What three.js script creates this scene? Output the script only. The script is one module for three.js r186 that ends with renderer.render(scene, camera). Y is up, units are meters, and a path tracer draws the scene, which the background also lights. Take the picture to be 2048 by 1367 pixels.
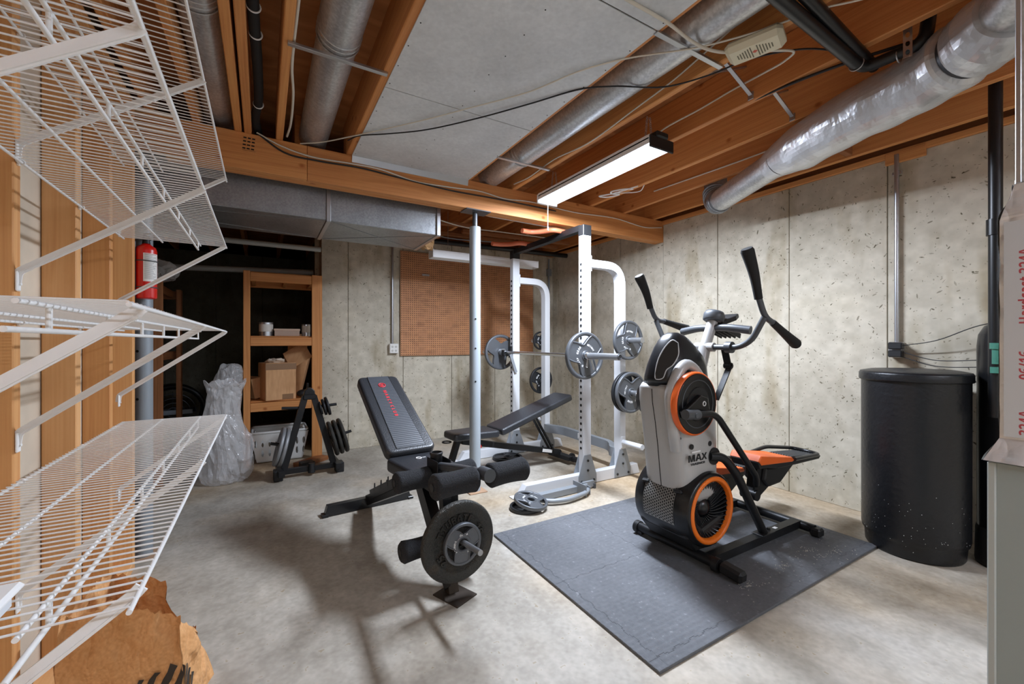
import * as THREE from 'three';
import { mergeGeometries } from 'three/addons/utils/BufferGeometryUtils.js';
import { RectAreaLightUniformsLib } from 'three/addons/lights/RectAreaLightUniformsLib.js';
import { FontLoader } from 'three/addons/loaders/FontLoader.js';
import { TextGeometry } from 'three/addons/geometries/TextGeometry.js';

// ------------------------------------------------------------------ camera, lights, exposure
const scene = new THREE.Scene();
scene.background = new THREE.Color(0x000000);
const camera = new THREE.PerspectiveCamera(77.87, 2048 / 1367, 0.03, 60);
camera.position.set(0, 1.18, 0);
camera.rotation.set(0, -30.53 * Math.PI / 180, 0);
const renderer = new THREE.WebGLRenderer({ antialias: true });
renderer.toneMapping = THREE.LinearToneMapping;
renderer.toneMappingExposure = 0.92;
renderer.shadowMap.enabled = true;
RectAreaLightUniformsLib.init();
const SHOP = 320, BACK = 105, COL_SHOP = 0xe2edff, COL_BACK = 0xe4eeff;

// ------------------------------------------------------------------ small tools
const V2 = (x, y) => new THREE.Vector2(x, y), V3 = (x, y, z) => new THREE.Vector3(x, y, z);
const PI = Math.PI, sin = Math.sin, cos = Math.cos;
function rnd(seed) { let a = seed >>> 0; return () => { a = (a + 0x6D2B79F5) | 0; let t = Math.imul(a ^ (a >>> 15), 1 | a); t = (t + Math.imul(t ^ (t >>> 7), 61 | t)) ^ t; return ((t ^ (t >>> 14)) >>> 0) / 4294967296; }; }
const R0 = rnd(7);
const hash = (x, y, s) => { let h = Math.imul(x, 374761393) + Math.imul(y, 668265263) + Math.imul(s, 1274126177); h = Math.imul(h ^ (h >>> 13), 1274126177); return ((h ^ (h >>> 16)) >>> 0) / 4294967296; };
function vn(x, y, p, q, s) { // periodic value noise
  let x0 = Math.floor(x), y0 = Math.floor(y); const fx = x - x0, fy = y - y0, u = fx * fx * (3 - 2 * fx), v = fy * fy * (3 - 2 * fy);
  x0 = ((x0 % p) + p) % p; y0 = ((y0 % q) + q) % q; const x1 = (x0 + 1) % p, y1 = (y0 + 1) % q;
  const a = hash(x0, y0, s), b = hash(x1, y0, s), c = hash(x0, y1, s), d = hash(x1, y1, s);
  return a + (b - a) * u + (c - a) * v + (a - b - c + d) * u * v;
}
function fbm(u, v, p, q, o, s) { let r = 0, a = 0.5, t = 0; for (let i = 0; i < o; i++) { r += a * vn(u * p, v * q, p, q, s + i); t += a; a *= 0.5; p *= 2; q *= 2; } return r / t; }
function n3(x, y, z) { return (sin(x * 1.7 + 1.3 * sin(y * 2.1 + z)) + sin(y * 2.3 + 1.7 * sin(z * 1.9 + x * .7)) + sin(z * 2.9 + 1.1 * sin(x * 2.3 + y))) / 3; }
function tex(w, h, fn, srgb = true, rx = 1, ry = 1) {
  const d = new Uint8Array(w * h * 4);
  for (let j = 0; j < h; j++) for (let i = 0; i < w; i++) { const c = fn((i + .5) / w, (j + .5) / h), k = (j * w + i) * 4; for (let m = 0; m < 3; m++) d[k + m] = Math.max(0, Math.min(255, c[m])); d[k + 3] = 255; }
  const t = new THREE.DataTexture(d, w, h); t.wrapS = t.wrapT = THREE.RepeatWrapping; t.magFilter = THREE.LinearFilter; t.minFilter = THREE.LinearMipmapLinearFilter; t.generateMipmaps = true;
  if (srgb) t.colorSpace = THREE.SRGBColorSpace; t.repeat.set(rx, ry); t.needsUpdate = true; return t;
}
function canvasTex(w, h, draw) { const c = document.createElement('canvas'); c.width = w; c.height = h; draw(c.getContext('2d'), w, h); const t = new THREE.CanvasTexture(c); t.colorSpace = THREE.SRGBColorSpace; return t; }

// geometry: every builder returns a non-indexed geometry with position, normal, uv
function norm(g) { let r = g.index ? g.toNonIndexed() : g; for (const k of Object.keys(r.attributes)) if (!['position', 'normal', 'uv'].includes(k)) r.deleteAttribute(k); if (!r.attributes.normal) r.computeVertexNormals(); return r; }
function boxUV(g, grain = -1, ox = 0, oy = 0) {
  const p = g.attributes.position, n = g.attributes.normal, uv = new Float32Array(p.count * 2);
  for (let i = 0; i < p.count; i += 3) {
    let nx = 0, ny = 0, nz = 0; for (let k = 0; k < 3; k++) { nx += n.getX(i + k); ny += n.getY(i + k); nz += n.getZ(i + k); }
    nx = Math.abs(nx); ny = Math.abs(ny); nz = Math.abs(nz); const ax = nx >= ny && nx >= nz ? 0 : ny >= nz ? 1 : 2;
    let a = (ax + 1) % 3, b = (ax + 2) % 3; if (ax === 0) { a = 2; b = 1; } if (ax === 2) { a = 0; b = 1; } if (ax === 1) { a = 0; b = 2; }
    if (grain >= 0 && b === grain) { const t = a; a = b; b = t; }
    for (let k = 0; k < 3; k++) { const q = [p.getX(i + k), p.getY(i + k), p.getZ(i + k)]; uv[(i + k) * 2] = q[a] + ox; uv[(i + k) * 2 + 1] = q[b] + oy; }
  }
  g.setAttribute('uv', new THREE.BufferAttribute(uv, 2)); return g;
}
function xf(g, pos = [0, 0, 0], rot = [0, 0, 0], sc) { const m = new THREE.Matrix4().compose(V3(...pos), new THREE.Quaternion().setFromEuler(new THREE.Euler(...rot)), sc ? V3(...sc) : V3(1, 1, 1)); return g.applyMatrix4(m); }
function flat(tris) { const a = new Float32Array(tris.length * 3); tris.forEach((v, i) => { a[i * 3] = v[0]; a[i * 3 + 1] = v[1]; a[i * 3 + 2] = v[2]; }); const g = new THREE.BufferGeometry(); g.setAttribute('position', new THREE.BufferAttribute(a, 3)); g.computeVertexNormals(); return g; }
function box(w, h, d, pos = [0, 0, 0], rot = [0, 0, 0], c = 0.002) { // chamfered box, 44 triangles
  c = Math.min(c, w * .45, h * .45, d * .45); const X = w / 2, Y = h / 2, Z = d / 2, x = X - c, y = Y - c, z = Z - c, T = [];
  const quad = (a, b, e, f) => T.push(a, b, e, a, e, f);
  const q = (a, b, e, f) => { // orient outwards
    const ab = [b[0] - a[0], b[1] - a[1], b[2] - a[2]], ac = [e[0] - a[0], e[1] - a[1], e[2] - a[2]];
    const n = [ab[1] * ac[2] - ab[2] * ac[1], ab[2] * ac[0] - ab[0] * ac[2], ab[0] * ac[1] - ab[1] * ac[0]], m = [a[0] + e[0], a[1] + e[1], a[2] + e[2]];
    n[0] * m[0] + n[1] * m[1] + n[2] * m[2] < 0 ? quad(f, e, b, a) : quad(a, b, e, f);
  };
  for (const s of [-1, 1]) {
    q([s * X, -y, -z], [s * X, y, -z], [s * X, y, z], [s * X, -y, z]); q([-x, s * Y, -z], [x, s * Y, -z], [x, s * Y, z], [-x, s * Y, z]); q([-x, -y, s * Z], [x, -y, s * Z], [x, y, s * Z], [-x, y, s * Z]);
    for (const t of [-1, 1]) {
      q([s * X, t * y, -z], [s * x, t * Y, -z], [s * x, t * Y, z], [s * X, t * y, z]); q([s * X, -y, t * z], [s * x, -y, t * Z], [s * x, y, t * Z], [s * X, y, t * z]); q([-x, s * Y, t * z], [-x, s * y, t * Z], [x, s * y, t * Z], [x, s * Y, t * z]);
      for (const r of [-1, 1]) { const A = [s * X, t * y, r * z], B = [s * x, t * Y, r * z], C = [s * x, t * y, r * Z]; s * t * r > 0 ? T.push(A, B, C) : T.push(A, C, B); }
    }
  }
  return boxUV(xf(flat(T), pos, rot));
}
function cyl(r1, r2, h, pos = [0, 0, 0], rot = [0, 0, 0], seg = 24, open = false) { return boxUV(xf(norm(new THREE.CylinderGeometry(r1, r2, h, seg, 1, open)), pos, rot)); }
function lathe(prof, pos = [0, 0, 0], rot = [0, 0, 0], seg = 40) { return boxUV(xf(norm(new THREE.LatheGeometry(prof.map(p => V2(p[0], p[1])), seg)), pos, rot)); }
function sph(r, pos = [0, 0, 0], sc = [1, 1, 1], seg = 20) { return boxUV(xf(norm(new THREE.SphereGeometry(r, seg, Math.round(seg * .7))), pos, [0, 0, 0], sc)); }
function torus(R, r, pos = [0, 0, 0], rot = [0, 0, 0], a = 8, b = 40, arc = PI * 2) { return boxUV(xf(norm(new THREE.TorusGeometry(R, r, a, b, arc)), pos, rot)); }
function extr(pts, depth, bevel = 0, pos = [0, 0, 0], rot = [0, 0, 0], holes = [], bs = 2) { // shape in XY, extruded along +z, centred on z
  const s = pts instanceof THREE.Shape ? pts : new THREE.Shape(pts.map(p => V2(p[0], p[1])));
  for (const h of holes) s.holes.push(h instanceof THREE.Path ? h : new THREE.Path(h.map(p => V2(p[0], p[1]))));
  const g = new THREE.ExtrudeGeometry(s, { depth: Math.max(depth - 2 * bevel, 1e-4), bevelEnabled: bevel > 0, bevelThickness: bevel, bevelSize: bevel, bevelOffset: -bevel, bevelSegments: bs, curveSegments: 16 });
  g.translate(0, 0, -depth / 2 + bevel); return boxUV(xf(norm(g), pos, rot));
}
// path: polyline with rounded corners
function path(pts, bend = 0.05, n = 8) {
  const P = pts.map(p => V3(...p)), out = [P[0]];
  for (let i = 1; i < P.length - 1; i++) {
    const a = P[i - 1].clone().sub(P[i]), b = P[i + 1].clone().sub(P[i]), la = a.length(), lb = b.length(), r = Math.min(bend, la * .48, lb * .48);
    const s = P[i].clone().addScaledVector(a, r / la), e = P[i].clone().addScaledVector(b, r / lb);
    for (let k = 0; k <= n; k++) { const t = k / n; out.push(s.clone().multiplyScalar((1 - t) * (1 - t)).addScaledVector(P[i], 2 * t * (1 - t)).addScaledVector(e, t * t)); }
  }
  out.push(P[P.length - 1]); return out;
}
function curve(pts, n = 40) { return new THREE.CatmullRomCurve3(pts.map(p => V3(...p)), false, 'centripetal').getPoints(n); }
function sweep(P, prof, up = [0, 1, 0], caps = true, scale = null, smooth = true) { // prof: closed 2D polygon; frames by parallel transport
  const n = P.length, m = prof.length, T = []; let prevN = null; const rings = [];
  for (let i = 0; i < n; i++) {
    const t = P[Math.min(i + 1, n - 1)].clone().sub(P[Math.max(i - 1, 0)]).normalize();
    let N; if (!prevN) { N = V3(...up); if (Math.abs(N.dot(t)) > .95) N = V3(1, 0, 0); N.addScaledVector(t, -N.dot(t)).normalize(); } else N = prevN.clone().addScaledVector(t, -prevN.dot(t)).normalize();
    prevN = N; const B = t.clone().cross(N).normalize(), k = scale ? scale(i / (n - 1)) : 1;
    rings.push(prof.map(([a, b]) => P[i].clone().addScaledVector(B, a * k).addScaledVector(N, b * k)));
  }
  const pos = [], nor = []; const ctr = P;
  for (let i = 0; i < n - 1; i++) for (let j = 0; j < m; j++) {
    const A = rings[i][j], B = rings[i + 1][j], C = rings[i + 1][(j + 1) % m], D = rings[i][(j + 1) % m];
    if (smooth) { const f = (v, c) => { const q = v.clone().sub(c).normalize(); nor.push(q.x, q.y, q.z); pos.push(v.x, v.y, v.z); }; for (const [v, c] of [[A, ctr[i]], [B, ctr[i + 1]], [C, ctr[i + 1]], [A, ctr[i]], [C, ctr[i + 1]], [D, ctr[i]]]) f(v, c); }
    else { const nn = B.clone().sub(A).cross(C.clone().sub(A)).normalize(); for (const v of [A, B, C, A, C, D]) { pos.push(v.x, v.y, v.z); nor.push(nn.x, nn.y, nn.z); } }
  }
  if (caps) for (const [i, s] of [[0, 1], [n - 1, -1]]) { const t = P[Math.min(i + 1, n - 1)].clone().sub(P[Math.max(i - 1, 0)]).normalize().multiplyScalar(-s); for (let j = 0; j < m; j++) { const A = P[i], B = rings[i][j], C = rings[i][(j + 1) % m]; for (const v of s > 0 ? [A, B, C] : [A, C, B]) { pos.push(v.x, v.y, v.z); nor.push(t.x, t.y, t.z); } } }
  const g = new THREE.BufferGeometry(); g.setAttribute('position', new THREE.Float32BufferAttribute(pos, 3)); g.setAttribute('normal', new THREE.Float32BufferAttribute(nor, 3)); return boxUV(g);
}
const circ = (r, k = 12) => Array.from({ length: k }, (_, i) => [r * cos(i / k * 2 * PI), r * sin(i / k * 2 * PI)]);
const rect = (w, h) => [[-w / 2, -h / 2], [w / 2, -h / 2], [w / 2, h / 2], [-w / 2, h / 2]];
const pipe = (pts, r, bend = .05, k = 14) => sweep(path(pts, bend), circ(r, k));
const cable = (pts, r, n = 60, k = 8) => sweep(curve(pts, n), circ(r, k));
const bar = (a, b, w, h, up = [0, 1, 0]) => sweep([V3(...a), V3(...b)], rect(w, h), up, true, null, false);
const rod = (a, b, r, k = 12) => sweep([V3(...a), V3(...b)], circ(r, k));
const sqtube = (pts, w, h, bend = .05, up = [0, 1, 0]) => sweep(path(pts, bend), rect(w, h), up, true, null, false);
const merge = (...g) => mergeGeometries(g.flat());
function jitter(g, amp, fr) { const p = g.attributes.position; for (let i = 0; i < p.count; i++) { const x = p.getX(i), y = p.getY(i), z = p.getZ(i), a = n3(x * fr, y * fr, z * fr), b = n3(y * fr + 5, z * fr, x * fr), c = n3(z * fr, x * fr + 9, y * fr); p.setXYZ(i, x + a * amp, y + b * amp, z + c * amp); } g.computeVertexNormals(); return g; }

// scene graph
const used = {};
function nm(n) { if (!(n in used)) { used[n] = 0; return n; } used[n]++; return n + '_' + String(used[n]).padStart(3, '0'); }
function thing(name, label, category, pos = [0, 0, 0], ry = 0, group) { const o = new THREE.Group(); o.name = nm(name); o.position.set(...pos); o.rotation.y = ry; o.userData = { label, category }; if (group) o.userData.group = group; scene.add(o); return o; }
function struct(name, label) { const o = new THREE.Group(); o.name = name; o.userData = { kind: 'structure', label, category: name.split('_')[0] }; scene.add(o); return o; }
function part(parent, name, geo, mat, label) { const m = new THREE.Mesh(Array.isArray(geo) ? merge(geo) : geo, mat); m.name = name; m.castShadow = m.receiveShadow = true; if (label) m.userData.label = label; parent.add(m); return m; }
function solo(name, label, category, geo, mat, pos = [0, 0, 0], ry = 0, group) { const m = new THREE.Mesh(Array.isArray(geo) ? merge(geo) : geo, mat); m.name = nm(name); m.castShadow = m.receiveShadow = true; m.position.set(...pos); m.rotation.y = ry; m.userData = { label, category }; if (group) m.userData.group = group; scene.add(m); return m; }
const W = (o) => (g) => g.translate(-o.position.x, -o.position.y, -o.position.z); // world geometry into a thing's frame (unrotated things)

// ------------------------------------------------------------------ materials
const std = (color, roughness = .6, metalness = 0, extra = {}) => new THREE.MeshStandardMaterial({ color, roughness, metalness, ...extra });
const phys = (o) => new THREE.MeshPhysicalMaterial(o);
const woodFn = (base, dark, seed) => (u, v) => {
  const w = fbm(u, v, 3, 4, 3, seed), g = fbm(u, v + w * .06, 3, 70, 3, seed + 9), r = .5 + .5 * sin((v * 9 + w * 2.6 + .35 * sin(u * 6.283)) * 6.283), f = fbm(u, v, 24, 220, 2, seed + 20);
  let k = .48 * g + .34 * r * g + .25 * f; let kn = 0;
  for (let i = 0; i < 4; i++) { const ku = hash(i, 3, seed), kv = hash(i, 5, seed); let dx = Math.abs(u - ku), dy = Math.abs(v - kv); dx = Math.min(dx, 1 - dx) * 2.4; dy = Math.min(dy, 1 - dy) * .4; const d = Math.sqrt(dx * dx * .6 + dy * dy); if (d < .018) kn = Math.max(kn, 1 - d / .018); }
  k = Math.min(1, k + kn * .8); return [0, 1, 2].map(m => base[m] + (dark[m] - base[m]) * k * 1.05 - kn * 30);
};
const woodMat = (base, dark, seed, rough = .62) => { const t = tex(512, 256, woodFn(base, dark, seed), true, 1 / 2.4, 1 / .4); return std(0xffffff, rough, 0, { map: t, bumpMap: t, bumpScale: .0006 }); };
const M = {};
M.joist = [woodMat([228, 166, 100], [190, 118, 62], 3), woodMat([222, 158, 94], [180, 110, 58], 31)];
M.stud = [woodMat([232, 178, 118], [204, 138, 78], 13), woodMat([228, 170, 108], [196, 130, 72], 17), woodMat([236, 186, 130], [212, 150, 92], 19)];
M.fir = woodMat([224, 160, 96], [184, 112, 56], 23);
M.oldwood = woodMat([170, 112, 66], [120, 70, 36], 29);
{
  const t = tex(512, 512, (u, v) => { const w = fbm(u, v, 4, 4, 3, 51), g = fbm(u * 1, v + w * .1, 3, 40, 3, 52), r = .5 + .5 * sin((v * 5 + w * 3) * 6.283), k = .5 * g + .5 * r * w; return [206 - 66 * k, 140 - 54 * k, 84 - 40 * k]; }, true, 1 / 1.22, 1 / 1.22);
  M.ply = std(0xffffff, .8, 0, { map: t });
}
{ // poured concrete wall: blotches, bug holes, scratches
  const N = 1024, holes = []; const r = rnd(91);
  for (let i = 0; i < 3200; i++) holes.push([r(), r(), .0005 + .0022 * r() * r() * r(), r() * PI, 1 + 3.4 * r(), 24 + 96 * r()]);
  const col = new Float32Array(N * N * 3), bmp = new Uint8Array(N * N * 4), d = new Uint8Array(N * N * 4);
  for (let j = 0; j < N; j++) for (let i = 0; i < N; i++) {
    const u = i / N, v = j / N, a = fbm(u, v, 4, 3, 5, 61), b = fbm(u, v, 40, 40, 3, 62), s = fbm(u, v, 14, 3, 4, 63), k = (j * N + i) * 3;
    const st = Math.max(0, s - .56) * 2.2, wa = Math.max(0, a - .55) * 1.6;
    col[k] = 197 + (a - .5) * 34 + (b - .5) * 34 - st * 56 - wa * 14; col[k + 1] = 189 + (a - .5) * 34 + (b - .5) * 34 - st * 64 - wa * 18; col[k + 2] = 171 + (a - .5) * 34 + (b - .5) * 34 - st * 76 - wa * 26;
    const q = (j * N + i) * 4; bmp[q] = bmp[q + 1] = bmp[q + 2] = 170 + (b - .5) * 60; bmp[q + 3] = 255;
  }
  for (const [hx, hy, hr, ang, el, dk] of holes) { const R = Math.ceil(hr * el * N) + 1, cx = hx * N, cy = hy * N; for (let y = -R; y <= R; y++) for (let x = -R; x <= R; x++) { const a = (x * cos(ang) + y * sin(ang)) / el, b = -x * sin(ang) + y * cos(ang); if (a * a + b * b < hr * hr * N * N) { const i = ((Math.floor(cx + x) % N) + N) % N, j = ((Math.floor(cy + y) % N) + N) % N, k = (j * N + i) * 3, q = (j * N + i) * 4; for (let m = 0; m < 3; m++) { col[k + m] -= dk * .8; bmp[q + m] = 70; } } } }
  for (let i = 0; i < N * N; i++) { for (let m = 0; m < 3; m++) d[i * 4 + m] = Math.max(0, Math.min(255, col[i * 3 + m])); d[i * 4 + 3] = 255; }
  const mk = (dd, s) => { const t = new THREE.DataTexture(dd, N, N); t.wrapS = t.wrapT = THREE.RepeatWrapping; t.magFilter = THREE.LinearFilter; t.minFilter = THREE.LinearMipmapLinearFilter; t.generateMipmaps = true; if (s) t.colorSpace = THREE.SRGBColorSpace; t.repeat.set(1 / 2.2, 1 / 2.2); t.needsUpdate = true; return t; };
  M.concrete = std(0xffffff, .93, 0, { map: mk(d, true), bumpMap: mk(bmp, false), bumpScale: .003 });
  M.shadedConcrete = M.concrete.clone(); M.shadedConcrete.color.set(0x88877f);  // same concrete, colour darkened to give the storage bay its shade
}
{ // floor slab
  const t = tex(1536, 1536, (u, v) => {
    const a = fbm(u, v, 3, 3, 5, 71), b = fbm(u, v, 60, 60, 3, 72), c = fbm(u, v, 6, 6, 4, 73), s = fbm(u, v, 150, 40, 2, 74), g = fbm(u, v, 9, 9, 5, 75), e = fbm(u, v, 330, 330, 2, 76), c2 = fbm(u, v, 22, 22, 4, 79);
    const warm = Math.max(0, c - .44) * 1.7, wh = Math.max(0, g - .64) * 2.5, sp = e > .86 ? 2.2 : 0; const L = 172 + (a - .5) * 80 + (b - .5) * 24 + (e - .5) * 26 + (c2 - .5) * 34 + (s - .5) * 12;
    return [L + 3 + warm * 12 + wh * 40 - sp * 10, L - 4 - warm * 12 + wh * 42 - sp * 12, L - 16 - warm * 40 + wh * 48 - sp * 16];
  }, true, 1 / 5.5, 1 / 5.5);
  const bt = tex(512, 512, (u, v) => { const k = 128 + (fbm(u, v, 30, 30, 4, 77) - .5) * 150; return [k, k, k]; }, false, 1 / 1.3, 1 / 1.3);
  M.floor = std(0xffffff, .62, 0, { map: t, bumpMap: bt, bumpScale: .0022 });
}
const galvT = tex(512, 512, (u, v) => { const a = fbm(u, v, 60, 60, 2, 81), b = fbm(u, v, 5, 5, 4, 82), k = 196 + (a - .5) * 40 + (b - .5) * 36; return [k, k + 2, k + 4]; }, true, 2, 2);
const galvR = tex(256, 256, (u, v) => { const a = fbm(u, v, 50, 50, 2, 83), k = 125 + (a - .5) * 60; return [k, k, k]; }, false, 2, 2);
M.galv = std(0xffffff, .75, .72, { map: galvT, roughnessMap: galvR });
M.galvDark = std(0xc2c4c6, .8, .72, { map: galvT, roughnessMap: galvR });
const sheetT = tex(512, 512, (u, v) => { const a = fbm(u, v, 4, 4, 5, 85), b = fbm(u, v, 90, 90, 2, 86), k = 212 + (a - .5) * 44 + (b - .5) * 16; return [k, k + 4, k + 6]; }, true, .8, .8);
M.sheet = std(0xffffff, .6, .15, { map: sheetT });
const bumpNoise = (f, o, s, rep) => tex(256, 256, (u, v) => { const k = 255 * fbm(u, v, f, f, o, s); return [k, k, k]; }, false, rep, rep);
const wrT = tex(512, 512, (u, v) => { const a = Math.abs(fbm(u, v, 7, 7, 4, 87) - .5) * 2, b = Math.abs(fbm(u, v, 13, 5, 3, 88) - .5) * 2, k = 255 * Math.min(1, a * .8 + b * .5); return [k, k, k]; }, false, 2.2, 2.2);
M.foil = std(0xcfd1d4, .36, .55, { bumpMap: wrT, bumpScale: .0025 });
M.foilTape = std(0xdedede, .34, .5, { bumpMap: wrT, bumpScale: .006 });
M.whitePaint = std(0xf2f3f4, .38);
M.wire = std(0xf1f1ef, .4);
M.rackWhite = std(0xd6d8db, .38);
M.rackGrey = std(0x8f9499, .45, .2);
M.colGrey = std(0xa4adb3, .5, .1);
M.black = std(0x17181a, .5);
M.blackGloss = std(0x141517, .28);
M.blackMetal = std(0x1d1e20, .42, .3);
M.rubber = std(0x141414, .75);
M.abs = std(0x121315, .35);
M.vinyl = phys({ color: 0x26282c, roughness: .4, clearcoat: .25, clearcoatRoughness: .4, bumpMap: bumpNoise(40, 2, 95, 6), bumpScale: .0008 });
M.foam = std(0x2b2c2f, .95, 0, { bumpMap: bumpNoise(48, 2, 96, 12), bumpScale: .006 });
M.iron = std(0x72726f, .42, .55, { bumpMap: bumpNoise(40, 3, 97, 10), bumpScale: .004, map: tex(256, 256, (u, v) => { const a = fbm(u, v, 6, 6, 4, 98), k = Math.max(0, a - .5) * 2; return [150 + 36 * k, 149 + 18 * k, 146 + 2 * k]; }, true, 4, 4) });
M.plate = std(0x63666a, .42, .45);
M.plateDark = std(0x2c2d2f, .45, .4);
M.chrome = std(0xd9dadb, .16, 1);
M.steel = std(0xb9bbbe, .32, .9);
M.silver = std(0xb9b8b6, .36, .2);
M.dgrey = std(0x55585c, .4, .35);
M.orange = std(0xee6a24, .42);
M.ring = std(0xf0761c, .35);
M.white = std(0xf4f4f2, .5);
M.print = std(0xf0f0ee, .55);
M.red = phys({ color: 0xd3160f, roughness: .3, clearcoat: .5 });
M.redPrint = std(0xe0303a, .5);
M.card = std(0xffffff, .85, 0, { map: tex(256, 256, (u, v) => { const a = fbm(u, v, 40, 6, 3, 101), b = fbm(u, v, 4, 4, 3, 102), k = (a - .5) * 22 + (b - .5) * 26; return [206 + k, 158 + k, 112 + k]; }, true, 2, 2) });
M.paper = std(0xffffff, .82, 0, { side: THREE.DoubleSide, map: tex(256, 256, (u, v) => { const a = fbm(u, v, 60, 60, 2, 103), b = fbm(u, v, 5, 5, 4, 104), k = (a - .5) * 24 + (b - .5) * 34; return [214 + k, 158 + k, 102 + k]; }, true, 3, 3), bumpMap: wrT, bumpScale: .012 });
M.cream = std(0xe6d6bf, .8, 0, { map: tex(128, 128, (u, v) => { const k = 235 + (fbm(u, v, 8, 8, 4, 105) - .5) * 40; return [k, k, k]; }, true, 1, 1) });
M.beige = std(0xd9d2b8, .55);
M.cableW = std(0xd6d0c2, .6);
M.cableB = std(0x17171a, .55);
M.bluegrey = std(0x8f979d, .5, .3);
M.cabinet = std(0x949e9b, .5, .1);
M.tank = std(0x141518, .38, 0, { bumpMap: bumpNoise(30, 3, 106, 2), bumpScale: .0015 });
M.copper = std(0xe07a55, .5);
M.cap = std(0x141519, .34);
M.dark = std(0x0d0d0f, .8);
const font = await new FontLoader().loadAsync('fonts/droid/droid_sans_bold.typeface.json');
function text(str, size, depth = .0012, center = true, sx = 1) { const g = new TextGeometry(str, { font, size, depth, curveSegments: 3, bevelEnabled: false }); g.computeBoundingBox(); if (center) { const b = g.boundingBox; g.translate(-(b.min.x + b.max.x) / 2, -(b.min.y + b.max.y) / 2, 0); } g.scale(sx, 1, 1); return boxUV(norm(g)); }
function arcText(str, R, mid, size, depth = .0015, step = null) { const gs = [], st = step ?? size * .95 / R; for (let i = 0; i < str.length; i++) { if (str[i] === ' ') continue; const a = mid - (i - (str.length - 1) / 2) * st; const g = text(str[i], size, depth); xf(g, [0, 0, 0], [0, 0, a - PI / 2]); g.translate(R * cos(a), R * sin(a), 0); gs.push(g); } return merge(gs); }

// ------------------------------------------------------------------ the room
let lumN = 0;
function lum(x0, y0, z0, x1, y1, z1, c = .003) { // lumber between two corners, grain along its longest side
  const w = x1 - x0, h = y1 - y0, d = z1 - z0, g = box(w, h, d, [0, 0, 0], [0, 0, 0], c), k = w > h && w > d ? 0 : h > d ? 1 : 2; lumN++;
  boxUV(g, k, hash(lumN, 1, 5) * 2.4, hash(lumN, 2, 5) * .4); return g.translate((x0 + x1) / 2, (y0 + y1) / 2, (z0 + z1) / 2);
}
const JB = 2.43, JT = 2.67, XR = 3.58, ZB = -4.92;
{
  const g = box(7.2, .15, 11, [.4, -.075, -2.1], [0, 0, 0], .001); const f = part(scene, 'floor', g, M.floor); f.userData = { kind: 'structure', label: 'bare grey concrete floor slab', category: 'floor' };
}
function concreteWall(name, label, pieces, holeBack, mat = M.concrete) { const o = struct(name, label); pieces.forEach(([x0, y0, z0, x1, y1, z1]) => part(o, 'panel', box(x1 - x0, y1 - y0, z1 - z0, [(x0 + x1) / 2, (y0 + y1) / 2, (z0 + z1) / 2], [0, 0, 0], .003), mat)); if (holeBack) part(o, 'backing', box(...holeBack, [0, 0, 0], .001), M.concrete); return o; }
{
  const P = []; for (let k = -7; k < 7; k++) { const z1 = -1.155 - .61 * k, z0 = z1 - .61, off = (hash(k + 9, 2, 3) - .5) * .005; P.push([XR + off, 0, Math.max(z0, -5.1) + .0025, XR + .2, 2.39, Math.min(z1, 3.2) - .0025]); }
  const o = concreteWall('wall_right', 'poured concrete wall with vertical form seams, right of the rack', P, [.06, 2.39, 8.3, [XR + .23, 1.195, -.95]]);
  part(o, 'sill_plate', lum(XR - .02, 2.39, -5.0, XR + .14, 2.43, 3.2), M.joist[0]);
  const Q = [[.54, .81]]; for (let x = .81; x < 3.55; x += .61) Q.push([x, Math.min(x + .61, XR)]);
  const b = concreteWall('wall_back', 'poured concrete wall behind the pegboard', Q.map(([a, c], i) => [a + .0025, 0, ZB - .22, c - .0025, 2.39, ZB + (hash(i, 4, 3) - .5) * .005]), [3.1, 2.39, .06, [2.05, 1.195, ZB - .25]]);
  part(b, 'sill_plate', lum(.54, 2.39, ZB - .16, XR, 2.43, ZB), M.oldwood);
  concreteWall('wall_side', 'side of the concrete wall turning into the dark storage bay', [[.54, 0, -7.2, .76, 2.39, ZB - .224]], null, M.shadedConcrete);
  concreteWall('wall_storage', 'concrete wall at the back of the storage bay, with shade put into its colour', [0, 1, 2, 3, 4, 5].map(i => [-2.8 + i * .56, 0, -7.4, -2.8 + (i + 1) * .56 - .003, 2.43, -7.2]), null, M.shadedConcrete);
  concreteWall('wall_outer', 'concrete wall closing the storage bay on the left', [[-3.0, 0, -7.4, -2.8, 2.67, -2.93]], null, M.shadedConcrete);
  concreteWall('wall_behind', 'concrete wall behind the camera', [[-.9, 0, 3.2, 3.9, 2.67, 3.4]]);
}
{ // stud wall carrying the wire shelves
  const o = struct('wall_left', 'open wood stud wall carrying the white wire shelves');
  part(o, 'sheathing', box(.012, 2.67, 6.1, [-.672, 1.335, .15], [0, 0, 0], .001), M.cream);
  const zs = [-2.89, -2.51, -2.12, -1.675, -1.27, -.86, -.45, -.04, .37, .78, 1.19, 1.6, 2.0, 2.4, 2.8, 3.15];
  zs.forEach((z, i) => part(o, 'stud', lum(-.664, .04, z - .02, -.575, 2.39, z + .02), M.stud[i % 3]));
  part(o, 'stud', lum(-.664, .04, -2.162, -.58, 2.39, -2.141), M.stud[2]);
  part(o, 'bottom_plate', lum(-.664, 0, -2.91, -.575, .039, 3.2), M.stud[2]); part(o, 'top_plate', lum(-.664, 2.391, -2.91, -.575, 2.43, 3.2), M.stud[0]);
  const p = struct('wall_partition', 'dark partition between the stud wall and the storage bay'); part(p, 'board', box(2.13, 2.67, .05, [-1.745, 1.335, -2.94], [0, 0, 0], .002), M.oldwood);
}
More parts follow.
